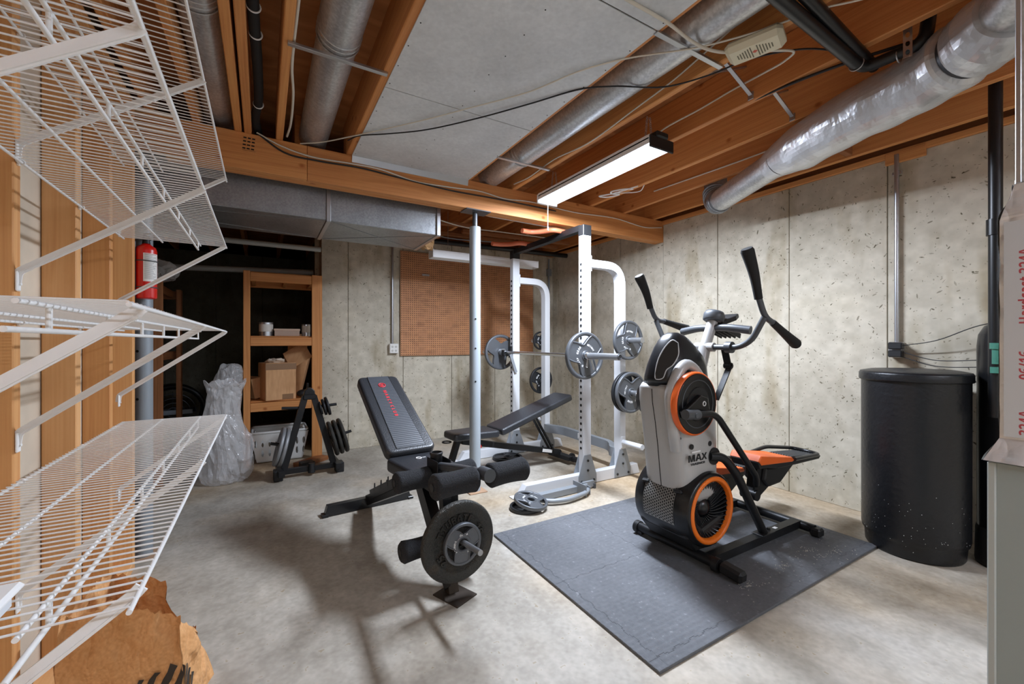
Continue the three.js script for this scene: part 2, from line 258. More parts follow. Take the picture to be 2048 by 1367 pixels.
{ // ceiling: subfloor sheets, joists, beam
  const o = struct('ceiling', 'unfinished ceiling of plywood subfloor, wooden joists and a beam');
  for (let i = 0; i < 6; i++) for (let j = 0; j < 5; j++) { const x = -3 + i * 1.22, z = 3.4 - j * 2.2; part(o, 'subfloor_sheet', box(1.217, .018, 2.197, [x + .61, JT + .009, z - 1.1], [0, 0, 0], .001), M.ply); }
  part(o, 'subfloor_cover', box(7.4, .05, 11.2, [.4, JT + .045, -2.1], [0, 0, 0], .001), M.oldwood);
  const xs = [-.53, -.325, -.125, -.075, .09, .50, .91, 1.37, 1.78, 2.20, 2.61, 3.03, 3.45];
  xs.forEach((x, i) => part(o, 'joist', lum(x - .019, JB, -3.1, x + .019, JT, 3.2, .004), M.joist[i % 2]));
  [-2.6, -2.2, -1.8, -1.4, -1.0, -.6, -.2, .2, .6, 1.0, 1.4, 1.82, 2.24, 2.66, 3.08, 3.48].forEach((x, i) => part(o, 'joist', lum(x - .019, JB, -7.3, x + .019, JT, -3.102, .004), M.joist[i % 2]));
  part(o, 'rim_board', lum(XR + .06, JB, -5.1, XR + .1, JT, 3.2), M.oldwood); part(o, 'rim_board', lum(.54, JB, ZB - .14, 3.6, JT, ZB - .1), M.oldwood);
  for (const [x, z] of [[.7, -3.04], [3.24, -1.3]]) part(o, 'blocking', lum(x - .16, JB, z - .02, x + .16, JT, z + .02), M.oldwood);
  const zf = [-2.985, -3.023, -3.061]; // three plies with staggered joints
  zf.forEach((z, i) => { const j = [.245, 1.9, -.6][i]; part(o, 'beam_ply', lum(-2.8, 2.213 + (i === 1 ? .002 : 0), z - .0375, j - .001, 2.43, z, .002), M.joist[0]); part(o, 'beam_ply', lum(j + .001, 2.213 + (i === 1 ? .002 : 0), z - .0375, 3.6, 2.43, z, .002), M.joist[(i + 1) % 2]); });
  // grade stamp on the beam
  const st = []; for (let r = 0; r < 4; r++) for (let q = 0; q < 3; q++) st.push(box(.016, .008, .0006, [-.09 + q * .022 - r * .002, 2.40 - r * .021, -2.9846], [0, 0, 0], .0001));
  st.push(box(.07, .0015, .0006, [-.07, 2.325, -2.9846])); part(o, 'grade_stamp', st, M.dark, 'dark ink grade stamp');
}
{ // grey sheet panels nailed under three joist bays
  const o = thing('ceiling_panel', 'grey sheet panels nailed under the joists in the middle of the ceiling', 'panel', [.935, JB, -1.5]); const w = W(o);
  for (const [a, b] of [[-2.975, -2.098], [-2.092, -1.168], [-1.162, .3]]) {
    const sh = part(o, 'sheet', w(box(.852, .006, b - a, [.94, JB - .003, (a + b) / 2], [0, 0, 0], .001)), M.sheet);
    const nails = []; for (let z = a + .04; z < b; z += .15) for (const x of [.53, .91, 1.35]) nails.push(w(cyl(.003, .003, .0012, [x + .004 * sin(z * 90), JB - .0064, z], [0, 0, 0], 8))); part(sh, 'nail_heads', nails, M.dark).userData.kind = 'stuff';
  }
  part(o, 'end_flange', w(box(.85, .05, .004, [.94, JB - .022, -2.979], [.25, 0, 0], .001)), M.steel, 'bent bright metal flange at the beam');
}
{ // steel columns under the beam
  const mk = (x, z, label, mat) => {
    const o = thing('steel_column', label, 'column', [x, 0, z]); const top = 2.211;
    part(o, 'tube', cyl(.044, .044, 2.08, [0, 1.048, 0], [0, 0, 0], 32), mat); part(o, 'adjusting_screw', cyl(.02, .02, .13, [0, 2.14, 0]), M.dgrey); part(o, 'top_plate', box(.21, .008, .13, [0, top - .004, .01]), M.dgrey); part(o, 'base_plate', box(.15, .008, .15, [0, .004, 0]), std(0xa9886c, .8));
    const h = []; for (const y of [1.36, 1.13, .87]) h.push(cyl(.007, .007, .004, [sin(-.35) * .0435, y, cos(-.35) * .0435], [PI / 2, 0, .35], 12)); part(o, 'pin_hole', h, M.dark);
    return o;
  };
  mk(1.452, -3.04, 'pale grey steel column standing between the two benches', M.colGrey);
  mk(-.568, -3.04, 'blue-grey steel column just past the wire shelves, below the fire extinguisher', M.bluegrey);
}
// ------------------------------------------------------------------ ducts
{
  const o = thing('rectangular_duct', 'large rectangular galvanized trunk duct running behind the beam', 'duct', [.3, 2.03, -3.5]); const w = W(o);
  const sec = (x0, x1, y0) => { const s = part(o, 'duct_section', w(box(x1 - x0, 2.41 - y0, .6, [(x0 + x1) / 2, (y0 + 2.41) / 2, -3.5], [0, 0, 0], .004)), M.galvDark);
    const h = (2.41 + y0) / 2; part(s, 'crease', w(merge(bar([x0 + .02, y0 + .02, -3.198], [x1 - .02, 2.39, -3.198], .004, .003), bar([x0 + .02, y0 - .001, -3.22], [x1 - .02, y0 - .001, -3.78], .004, .003), bar([x0 + .02, y0 - .001, -3.78], [x1 - .02, y0 - .001, -3.22], .004, .003))), M.galvDark); };
  sec(-2.7, .385, 2.03); sec(.41, 1.215, 2.028);
  part(o, 'joint_cleat', w(box(.03, .395, .612, [.398, 2.218, -3.5], [0, 0, 0], .003)), M.steel); part(o, 'end_cap', w(box(.006, .392, .61, [1.218, 2.22, -3.5])), M.galv);
  part(o, 'end_flange', w(merge(box(.03, .03, .61, [1.205, 2.036, -3.5]), box(.03, .39, .02, [1.205, 2.22, -3.195]))), M.steel);
}
function roundDuct(label, x, y, r, z0, z1, joints, hang) {
  const o = thing('round_duct', label, 'duct', [x, y, (z0 + z1) / 2], 0, 'round ducts between the joists'); const w = W(o); const cuts = [z0, ...joints, z1];
  for (let i = 0; i < cuts.length - 1; i++) part(o, 'duct_pipe', w(cyl(r - i * .002, r - i * .002, Math.abs(cuts[i + 1] - cuts[i]), [x, y, (cuts[i] + cuts[i + 1]) / 2], [PI / 2, 0, 0], 40)), M.galv);
  for (const z of joints) { part(o, 'crimped_joint', w(merge(torus(r, .004, [x, y, z]), torus(r, .003, [x, y, z + .03]), torus(r, .003, [x, y, z - .03]))), M.galv); }
  for (const [z, a, b] of hang) part(o, 'hanger_bar', w(merge(box(b - a, .012, .022, [(a + b) / 2, JB - .006, z], [0, 0, 0], .001))), M.steel);
}
roundDuct('round galvanized duct at the far left, beside the wire shelf', -.222, 2.545, .082, 3, -3.15, [-2.02, 1], []);
roundDuct('round galvanized duct between the black hose and the grey panels', .29, 2.535, .09, 3, -3.15, [-1.98, .6], [[-1.99, .09, .5]]);
roundDuct('round galvanized duct along the right edge of the grey panels', 1.575, 2.52, .098, 3, -3.05, [-2.52, -.5], [[-2.5, 1.36, 1.79], [-1.17, 1.36, 1.79]]);
{ // flexible insulated branch with bare pipe and elbow
  const o = thing('insulated_duct', 'silver foil-wrapped duct ending in bare galvanized pipe and an elbow, upper right', 'duct', [2.6, 2.3, -1.2]); const w = W(o);
  const C = curve([[1.806, 2.34, -.15], [2.0, 2.33, -.25], [2.265, 2.31, -.427], [2.385, 2.305, -.574], [2.462, 2.30, -.751], [2.53, 2.30, -.961], [2.672, 2.30, -1.256], [2.78, 2.30, -1.47]], 90);
  const bag = C.slice(22); const prof = circ(1, 40); const fl = sweep(bag, prof, [0, 1, 0], true, t => .088 + .04 * Math.min(1, Math.min(t * 9 + .45, (1 - t) * 5)) + .004 * sin(t * 41) * (1 - t) - .03 * Math.exp(-Math.pow((t - .17) / .02, 2)));
  { const p = fl.attributes.position; for (let i = 0; i < p.count; i++) { const x = p.getX(i), y = p.getY(i), z = p.getZ(i), k = n3(x * 15, y * 21, z * 15) * .005 + n3(x * 40, y * 52, z * 40) * .0012; p.setXYZ(i, x + k, y + k * .6 - .004 * n3(x * 8, y * 8, z * 8), z - k * .5); } fl.computeVertexNormals(); }
  part(o, 'foil_jacket', w(fl), M.foil); part(o, 'collar_pipe', w(sweep(C.slice(0, 26), circ(.088, 40))), M.galv);
  part(o, 'draw_band', w(sweep(C.slice(33, 35), circ(.109, 40))), std(0x4a4c50, .4, .6));
  part(o, 'bare_pipe', w(merge(rod([2.74, 2.30, -1.39], [3.10, 2.295, -2.03], .085, 40))), M.galv);
  part(o, 'clamp_wire', w(torus(.098, .003, [2.735, 2.30, -1.385], [0, -.52, 0])), M.cableB);
  const rings = []; for (let i = 0; i < 7; i++) { const a = i / 6; rings.push(torus(.09, .008, [3.105 + .13 * sin(a * 1.4) * .7, 2.295 + .12 * (1 - cos(a * 1.4)), -2.04 - .1 * sin(a * 1.4)], [a * 1.3, -.52, 0], 8, 32)); }
  part(o, 'elbow', w(merge(sweep(curve([[3.09, 2.295, -2.02], [3.135, 2.305, -2.09], [3.185, 2.35, -2.13], [3.2, 2.43, -2.14], [3.2, 2.55, -2.14]], 20), circ(.086, 32)), ...rings)), M.galvDark, 'corrugated elbow');
}
// ------------------------------------------------------------------ pipes, cables, fittings under the joists
solo('drain_pipe', 'black plastic drain pipe crossing under the joists, nearest the chime box', 'pipe', pipe([[1.3, 2.375, -.79], [2.2, 2.375, -.815], [2.265, 2.375, -.80], [2.295, 2.385, -.62], [2.30, 2.6, -.60]], .024, .05), M.abs);
solo('vent_pipe', 'black plastic pipe running behind the drain pipe towards the silver duct', 'pipe', rod([1.3, 2.405, -.74], [2.35, 2.405, -.805], .022, 16), M.abs);
solo('pipe_collar', 'bright clamp ring where the black drain pipe turns', 'clamp', merge(torus(.026, .003, [2.2, 2.375, -.815], [0, PI / 2, 0], 6, 24), torus(.026, .003, [2.285, 2.372, -.70], [0, 0, 0], 6, 24)), M.steel);
solo('hanger_strap', 'perforated metal strap hanging from a joist beside the black pipe', 'strap', extr([[-.014, -.16], [.014, -.16], [.014, .16], [-.014, .16]], .002, 0, [2.245, 2.49, -.66], [0, -1.2, 0], Array.from({ length: 9 }, (_, i) => { const q = new THREE.Path(); q.absellipse(0, -.14 + i * .035, .007, .011, 0, PI * 2); return q; })), M.steel);
solo('stack_pipe', 'shiny black vertical pipe in front of the tall tank', 'pipe', merge(rod([3.19, .8, -.60], [3.19, 2.66, -.60], .026, 20), cyl(.033, .033, .08, [3.19, 1.76, -.6])), M.abs);
solo('valve', 'green valve fitting at the foot of the shiny black pipe', 'valve', merge(cyl(.022, .022, .1, [3.16, 1.12, -.585]), cyl(.03, .03, .03, [3.16, 1.16, -.585]), cyl(.028, .028, .03, [3.16, 1.04, -.585]), cyl(.012, .012, .07, [3.13, 1.1, -.57], [0, 0, PI / 2])), std(0x3e7a68, .4));
solo('foam_hose', 'black foam-insulated pipe with white ties between the joists', 'pipe', merge(cable([[-.03, 2.5, 1], [-.033, 2.5, -1.9], [-.021, 2.5, -2.35], [-.019, 2.5, -2.69], [-.035, 2.49, -2.9], [-.02, 2.47, -3.08]], .022, 60, 14)), M.rubber);
[-1.95, -2.12, -2.74].forEach((z, i) => solo('cable_tie', ['white tie nearest the camera on the black foam pipe', 'white tie midway along the black foam pipe', 'white tie on the black foam pipe close to the beam'][i], 'tie', torus(.0235, .0035, [-.03 + i * .005, 2.5, z], [0, 0, 0], 6, 20), M.white));
solo('ceiling_cable', 'long white cable swagged diagonally under the grey ceiling panels', 'cable', cable([[.204, 2.42, -2.95], [.308, 2.42, -2.871], [.453, 2.415, -2.689], [.776, 2.412, -2.267], [.922, 2.41, -2.053], [1.134, 2.412, -1.748], [1.247, 2.415, -1.504], [1.37, 2.42, -1.343], [1.579, 2.415, -1.126], [1.708, 2.42, -.95], [1.793, 2.422, -.776], [1.866, 2.42, -.68], [2.2, 2.42, -.2]], .0036, 90), M.cableW);
solo('ceiling_cable', 'long black cable swagged under the grey ceiling panels', 'cable', cable([[.46, 2.44, -2.8], [.50, 2.42, -2.66], [.624, 2.41, -2.538], [.809, 2.405, -2.362], [1.028, 2.41, -2.088], [1.195, 2.415, -1.843], [1.351, 2.42, -1.61], [1.473, 2.42, -1.514], [1.679, 2.415, -1.388], [1.79, 2.42, -1.225], [1.84, 2.42, -1.067], [1.996, 2.42, -.901], [2.3, 2.42, -.8]], .0038, 90), M.cableB);
solo('ceiling_cable', 'thick white cable curving across the right duct to the chime box', 'cable', cable([[.9, 2.42, -1.1], [1.14, 2.42, -1.108], [1.282, 2.418, -1.106], [1.362, 2.412, -1.103], [1.499, 2.41, -1.116], [1.597, 2.41, -1.116], [1.673, 2.405, -1.09], [1.72, 2.40, -1.05]], .0065, 60), M.cableW);
solo('ceiling_cable', 'white cable stapled along the face of the beam', 'cable', cable([[-.03, 2.44, -2.975], [.093, 2.393, -2.978], [.26, 2.363, -2.978], [.501, 2.37, -2.978], [.697, 2.371, -2.978], [.943, 2.336, -2.978], [1.212, 2.343, -2.978], [1.462, 2.358, -2.978], [1.686, 2.338, -2.978], [1.926, 2.355, -2.978], [2.4, 2.34, -2.978], [2.9, 2.36, -2.978], [3.3, 2.33, -2.978], [3.55, 2.36, -2.978]], .005, 110), M.cableW);
solo('ceiling_cable', 'black cable sagging along the face of the beam', 'cable', cable([[-.03, 2.44, -2.977], [.12, 2.354, -2.979], [.318, 2.345, -2.979], [.565, 2.354, -2.979], [.835, 2.34, -2.979], [1.212, 2.321, -2.979], [1.6, 2.325, -2.979], [2.2, 2.32, -2.979]], .0055, 70), M.cableB);
solo('ceiling_cable', 'pale cable hanging along the joist beside the round duct', 'cable', cable([[.118, 2.46, .5], [.116, 2.45, -1.747], [.114, 2.44, -2.022], [.116, 2.43, -2.173], [.135, 2.44, -2.427], [.14, 2.44, -2.767], [.13, 2.45, -2.96]], .006, 50), M.cableW);
solo('ceiling_cable', 'thin white cable looping along the joist above the shop light', 'cable', cable([[1.755, 2.56, -.6], [1.755, 2.551, -1.02], [1.755, 2.521, -1.18], [1.755, 2.478, -1.395], [1.755, 2.453, -1.656], [1.75, 2.42, -2.026], [1.752, 2.452, -2.393], [1.752, 2.437, -2.714], [1.752, 2.455, -2.94]], .0042, 60), M.cableW);
solo('ceiling_cable', 'white cable leaving the chime box towards the shop light', 'cable', cable([[1.80, 2.39, -.98], [1.92, 2.40, -.93], [2.0, 2.43, -1.0], [2.12, 2.5, -1.15], [2.17, 2.53, -1.35], [2.17, 2.52, -1.55], [2.05, 2.44, -1.72], [2.0, 2.375, -1.74]], .005, 60), M.cableW);
solo('ceiling_cable', 'dark cables bundled along the joists at the upper right', 'cable', merge(cable([[2.215, 2.47, -2.9], [2.225, 2.46, -2.2], [2.225, 2.46, -1.6], [2.2, 2.42, -1.0], [2.3, 2.42, -.7], [2.5, 2.42, -.3]], .007, 60), cable([[2.225, 2.5, -2.9], [2.226, 2.48, -2.0], [2.226, 2.49, -1.4], [2.226, 2.49, -.3]], .005, 50)), M.cableB);
solo('ceiling_cable', 'pale cable stapled to the far joist behind the silver duct', 'cable', cable([[3.0, 2.52, -2.6], [3.005, 2.50, -1.6], [3.005, 2.52, -1.0], [3.005, 2.5, -.3]], .006, 40), M.cableW);
solo('coiled_cord', 'coiled white power cord tied in a bow under the joist', 'cord', merge(cable([[2.53, 2.40, -2.35], [2.49, 2.392, -2.45], [2.45, 2.388, -2.56], [2.41, 2.39, -2.66], [2.47, 2.385, -2.63], [2.51, 2.385, -2.53], [2.45, 2.385, -2.55], [2.41, 2.385, -2.52], [2.47, 2.388, -2.42], [2.53, 2.39, -2.4]], .006, 60), cable([[2.46, 2.39, -2.53], [2.57, 2.40, -2.50], [2.63, 2.40, -2.42], [2.60, 2.42, -2.35]], .004, 30)), M.white);
[[1.80, 2.18, -1.26, 'steel bridging strut below the chime box'], [2.22, 2.59, -1.26, 'steel bridging strut between the chime box and the silver duct']].forEach(([a, b, z, l]) => solo('bridging_strut', l, 'strut', merge(bar([a, 2.62, z], [b, 2.46, z], .018, .008), bar([a, 2.46, z - .03], [b, 2.62, z - .03], .018, .008), box(.006, .04, .03, [b, 2.455, z])), M.steel));
{
  const o = thing('door_chime', 'beige chime box with slotted grille fixed under a joist', 'chime', [1.752, 2.345, -.995], -1.25); part(o, 'housing', box(.21, .05, .13, [0, .06, 0], [0, 0, 0], .018), M.beige);
  const sl = []; for (const s of [-1, 1]) for (let i = 0; i < 6; i++) sl.push(box(.004, .002, .075 - i * .009, [s * (.012 + i * .010), .0348, 0], [0, 0, 0], .0005)); part(o, 'grille_slots', sl, std(0x6d6753, .7)); part(o, 'emblem', box(.014, .002, .014, [0, .0346, 0], [0, PI / 4, 0], .0005), std(0xc45a48, .6));
}
function hangingFixture(name, label, x, y, z0, z1, along, lit) {
  const L = Math.abs(z1 - z0), o = thing(name, label, 'lamp', [x, y, (z0 + z1) / 2], along === 'x' ? PI / 2 : 0);
  return [o, L];
}
{ // lit shop light
  const [o, L] = hangingFixture('shop_light', 'bright hanging shop light above the power rack and mat', 2.0, 2.30, -1.684, -2.819, 'z');
  part(o, 'housing', merge(box(.19, .02, L, [0, .05, 0], [0, 0, 0], .006), bar([-.093, .045, -L / 2], [-.093, .045, L / 2], .004, .05), bar([.093, .045, -L / 2], [.093, .045, L / 2], .004, .05)), M.whitePaint);
  for (const s of [-1, 1]) part(o, 'end_cap', box(.20, .07, .012, [0, .03, s * (L / 2 + .006)], [0, 0, 0], .004), s > 0 ? M.black : M.whitePaint);
  part(o, 'ballast_cover', box(.1, .04, .2, [0, .08, L / 2 - .08], [0, 0, 0], .01), M.black);
  part(o, 'diffuser', extr([[-.09, .03], [-.086, .012], [-.055, .0], [.055, .0], [.086, .012], [.09, .03]], L - .004, 0), new THREE.MeshStandardMaterial({ color: 0xffffff, roughness: .5, emissive: COL_SHOP, emissiveIntensity: 3.2 }));
  for (const s of [-1, 1]) for (const q of [-1, 1]) { const ch = []; for (let i = 0; i < 13; i++) ch.push(torus(.007, .0016, [q * (.03 - i * .0015), .075 + i * .0125, s * L * .42], [0, (i % 2) * PI / 2, 0], 5, 10)); part(o, 'chain', ch, M.steel); }
  part(o, 'pull_cord', merge(cable([[-.02, .0, -L / 2 + .03], [-.02, -.1, -L / 2 + .03], [-.02, -.19, -L / 2 + .03]], .0022, 8), cyl(.004, .007, .03, [-.02, -.205, -L / 2 + .03])), M.white);
  const l = new THREE.RectAreaLight(COL_SHOP, SHOP * .95, .17, L - .26); l.position.set(0, -.004, 0); l.rotation.x = -PI / 2; l.castShadow = true; o.add(l);
}
// unseen bare-tube fixtures behind the camera, added to supply fill light
[[.45, 1.5, 'added bare-tube fill light, unseen behind the camera, near the stud wall'], [2.35, 1.55, 'added bare-tube fill light, unseen behind the camera, near the concrete wall']].forEach(([x, z, label]) => {
  const o = thing('added_fill_strip', label, 'lamp', [x, 2.16, z], PI / 2);
  part(o, 'channel', box(.07, .035, 1.2, [0, .09, 0], [0, 0, 0], .005), M.whitePaint);
  for (const s of [-1, 1]) { part(o, 'tube', rod([s * .045, .03, -.58], [s * .045, .03, .58], .016, 14), new THREE.MeshStandardMaterial({ color: 0xffffff, roughness: .5, emissive: COL_BACK, emissiveIntensity: 3 })); part(o, 'end_holder', box(.13, .06, .012, [0, .05, s * .592], [0, 0, 0], .003), M.whitePaint); part(o, 'chain', rod([0, .10, s * .5], [0, .51, s * .5], .003), M.steel); }
  for (const [rx, ry, k, px, py] of [[-PI / 2, 0, 1, 0, .008], [0, PI / 2, .8, .066, .032], [0, -PI / 2, .8, -.066, .032]]) {
    const l = new THREE.RectAreaLight(COL_BACK, BACK * k, ry ? 1.14 : .12, ry ? .036 : 1.14); l.position.set(px, py, 0); l.rotation.set(rx, ry, 0); l.castShadow = true; o.add(l);
  }
});
{ // unlit fluorescent strip in front of the pegboard
  const o = thing('fluorescent_fixture', 'unlit white fluorescent strip fixture hanging in front of the pegboard', 'lamp', [2.1, 2.03, -4.1]); const L = 1.26;
  part(o, 'reflector', merge(box(L, .02, .1, [0, .07, 0], [0, 0, 0], .004), bar([-L / 2, .035, .065], [L / 2, .035, .065], .004, .07), bar([-L / 2, .035, -.065], [L / 2, .035, -.065], .004, .07), bar([-L / 2, .055, .055], [L / 2, .055, .055], .03, .004)), M.whitePaint);
  for (const z of [-.03, .03]) part(o, 'tube', rod([-L / 2 + .02, .02, z], [L / 2 - .02, .02, z], .013, 14), M.white);
  for (const s of [-1, 1]) { part(o, 'end_cap', box(.012, .08, .13, [s * L / 2, .04, 0], [0, 0, 0], .003), M.whitePaint); part(o, 'hanger', rod([s * .45, .08, 0], [s * .45, .5, 0], .002, 6), M.steel); }
}
// ------------------------------------------------------------------ wire shelves on the stud wall
{
  const rodX = [-.566, -.423, -.272, -.162], Z0 = -.787, Z1 = -2.66;
  const wireG = sweep([V3(-.207, 0, 0), V3(.2, 0, 0), V3(.202, -.004, 0)], circ(.0017, 6)), rodG = rod([0, 0, (Z1 - Z0) / 2], [0, 0, -(Z1 - Z0) / 2], .0038, 10), lipG = rod([0, 0, (Z1 - Z0) / 2 + .09], [0, 0, -(Z1 - Z0) / 2 + .03], .0042, 10), tieG = box(.006, .034, .011, [0, 0, 0], [0, 0, 0], .002);
  const cx = -.364, zc = (Z0 + Z1) / 2;
  const braceG = merge(sweep(path([[.003, .0, 0], [-.006, -.010, 0], [-.405, -.30, 0], [-.408, -.33, 0]], .012), rect(.019, .004), [0, 0, 1], true, null, false), sweep(path([[-.001, -.014, 0], [-.403, -.302, 0]], .01), rect(.003, .010), [0, 0, 1], true, null, false));
  const clipG = merge(box(.006, .055, .02, [0, 0, 0], [0, 0, 0], .003), cyl(.004, .004, .006, [.004, -.008, 0], [0, 0, PI / 2], 10));
  const labels = ['topmost white wire shelf on the stud wall', 'second white wire shelf from the top on the stud wall', 'white wire shelf at eye level, third from the top', 'lowest white wire shelf, above the paper bag'];
  [2.021, 1.674, 1.238, .804].forEach((y, k) => {
    const o = thing('wire_shelf', labels[k], 'shelf', [cx, y, zc], 0, 'wire shelves on the stud wall');
    rodX.forEach((x, i) => { const m = part(o, ['back_rod', 'middle_rod', 'middle_rod', 'front_rod'][i], rodG, M.wire); m.position.set(x - cx, -.005, 0); });
    const lip = part(o, 'lower_rod', lipG, M.wire); lip.position.set(-.272 - cx, -.042, 0);
    for (let i = 0; i < 74; i++) { const m = part(o, 'cross_wire', wireG, M.wire); m.position.set(0, 0, (Z0 - Z1) / 2 - .008 - i * .02535); }
    for (let i = 0; i < 7; i++) { const m = part(o, 'tie', tieG, M.wire); m.position.set(-.272 - cx, -.024, (Z0 - Z1) / 2 - .1 - i * .28); }
    [-.86, -1.665, -2.60].forEach(z => { const m = part(o, 'brace', braceG, M.wire); m.position.set(-.165 - cx, -.004, z - zc); const c = part(m, 'wall_clip', clipG, M.white); c.position.set(-.405, -.325, 0); });
    [-1.675, -2.12, -2.51].forEach(z => { const c = part(o, 'back_clip', merge(torus(.006, .002, [0, 0, 0], [0, 0, 0], 5, 12), box(.008, .012, .01, [-.006, -.004, 0])), M.white); c.position.set(-.566 - cx, -.004, z - zc + .0); });
  });
  const tr = thing('plastic_bin', 'white plastic bin lid lying on the near end of the lowest shelf', 'bin', [-.402, .8065, -.817]);
  part(tr, 'lid', box(.22, .012, .12, [0, .028, 0], [0, 0, 0], .005), M.white); part(tr, 'tray', box(.2, .022, .105, [0, .011, 0], [0, 0, 0], .005), std(0xdfe3e6, .5));
}
{ // fire extinguisher by the column
  const o = thing('fire_extinguisher', 'red fire extinguisher with a white label at the end of the stud wall', 'extinguisher', [-.536, 1.41, -2.945]);
  part(o, 'cylinder', lathe([[0, 0], [.04, 0], [.0455, .008], [.0455, .255], [.04, .275], [.022, .288], [.016, .295], [0, .295]]), M.red);
  const lb = canvasTex(256, 384, (c, w, h) => { c.fillStyle = '#e9e7e2'; c.fillRect(0, 0, w, h); c.fillStyle = '#6b6b6b'; for (let i = 0; i < 26; i++) c.fillRect(18, 20 + i * 13, 120 + 90 * hash(i, 1, 8), 4); c.fillStyle = '#a33'; c.fillRect(18, 8, 200, 6); });
  const lg = xf(new THREE.CylinderGeometry(.0459, .0459, .15, 20, 1, true, -.1, 1.6).toNonIndexed(), [0, .165, 0]); part(o, 'label', lg, std(0xffffff, .5, 0, { map: lb }), 'white printed instruction label');
  part(o, 'valve_head', merge(cyl(.014, .018, .03, [0, .31, 0]), box(.022, .02, .09, [0, .33, -.02], [.1, 0, 0], .004), box(.016, .006, .1, [0, .352, -.02], [.25, 0, 0], .002)), M.black); part(o, 'wall_strap', merge(torus(.047, .003, [0, .2, 0], [PI / 2, 0, 0], 6, 30), torus(.047, .003, [0, .06, 0], [PI / 2, 0, 0], 6, 30), box(.02, .3, .004, [-.046, .15, .03], [0, .6, 0])), M.dgrey);
}
// ------------------------------------------------------------------ furnace, foil transition, plenum
{
  const o = thing('furnace', 'grey furnace cabinet with foil-taped case and metal plenum at the right edge', 'furnace', [1.55, 0, .1]); const w = W(o);
  part(o, 'cabinet', w(box(.55, .945, .69, [1.525, .4725, .10], [0, 0, 0], .004)), M.cabinet);
  part(o, 'corner_trim', w(box(.006, .94, .012, [1.2495, .472, -.24], [0, 0, 0], .002)), std(0xaab0ac, .45));
  const seg = (y0, y1, x0, z0, x1, z1) => { const T = [], n = 10, m = 5; const P = (a, s, k) => { const t = s / n, y = y0 + (y1 - y0) * t, x = x0 + (x1 - x0) * t, zf = z0 + (z1 - z0) * t; return k === 0 ? [x + .004 * n3(a * 7, y * 40, 3), y, zf + (.45 - zf) * a] : [x + (1.8 - x) * a, y, zf + .005 * n3(a * 5, y * 45, 8)]; };
    for (let k = 0; k < 2; k++) for (let s = 0; s < n; s++) for (let i = 0; i < m * 3; i++) { const a = i / (m * 3), b = (i + 1) / (m * 3), A = P(a, s, k), B = P(b, s, k), C = P(b, s + 1, k), D = P(a, s + 1, k); k === 0 ? T.push(A, B, C, A, C, D) : T.push(A, C, B, A, D, C); } return boxUV(flat(T)); };
  M.foilTape.side = THREE.DoubleSide;
  part(o, 'foil_flare', w(seg(.945, .99, 1.238, -.25, 1.262, -.232)), M.foilTape);
  part(o, 'foil_case', w(merge(seg(.99, 1.42, 1.262, -.232, 1.262, -.232), seg(1.42, 1.49, 1.262, -.232, 1.272, -.214))), M.foilTape);
  part(o, 'case_core', w(box(.52, .56, .66, [1.535, 1.22, .115], [0, 0, 0], .002)), M.galvDark);
  const tp = canvasTex(128, 1024, (c, W_, H) => { c.fillStyle = '#c6cacd'; c.fillRect(0, 0, W_, H); c.save(); c.translate(64, H / 2); c.rotate(-PI / 2); c.fillStyle = '#b0444a'; c.textAlign = 'center'; c.textBaseline = 'middle'; c.font = 'bold 52px sans-serif'; c.fillText('324A', -440, 0); c.fillText('06/16', -170, 0); c.fillText('Hardcast 324A', 200, 0); c.restore(); });
  part(o, 'printed_tape', w(xf(norm(new THREE.PlaneGeometry(.055, .42)), [1.2568, 1.205, -.198], [0, -PI / 2, 0])), std(0xffffff, .4, .15, { map: tp }), 'tape strip with red print');
  part(o, 'plenum', w(box(.53, .93, .66, [1.537, 1.955, .118], [0, 0, 0], .003)), M.galv); part(o, 'plenum_seam', w(box(.004, .93, .008, [1.271, 1.955, -.209], [0, 0, 0], .001)), M.steel);
}
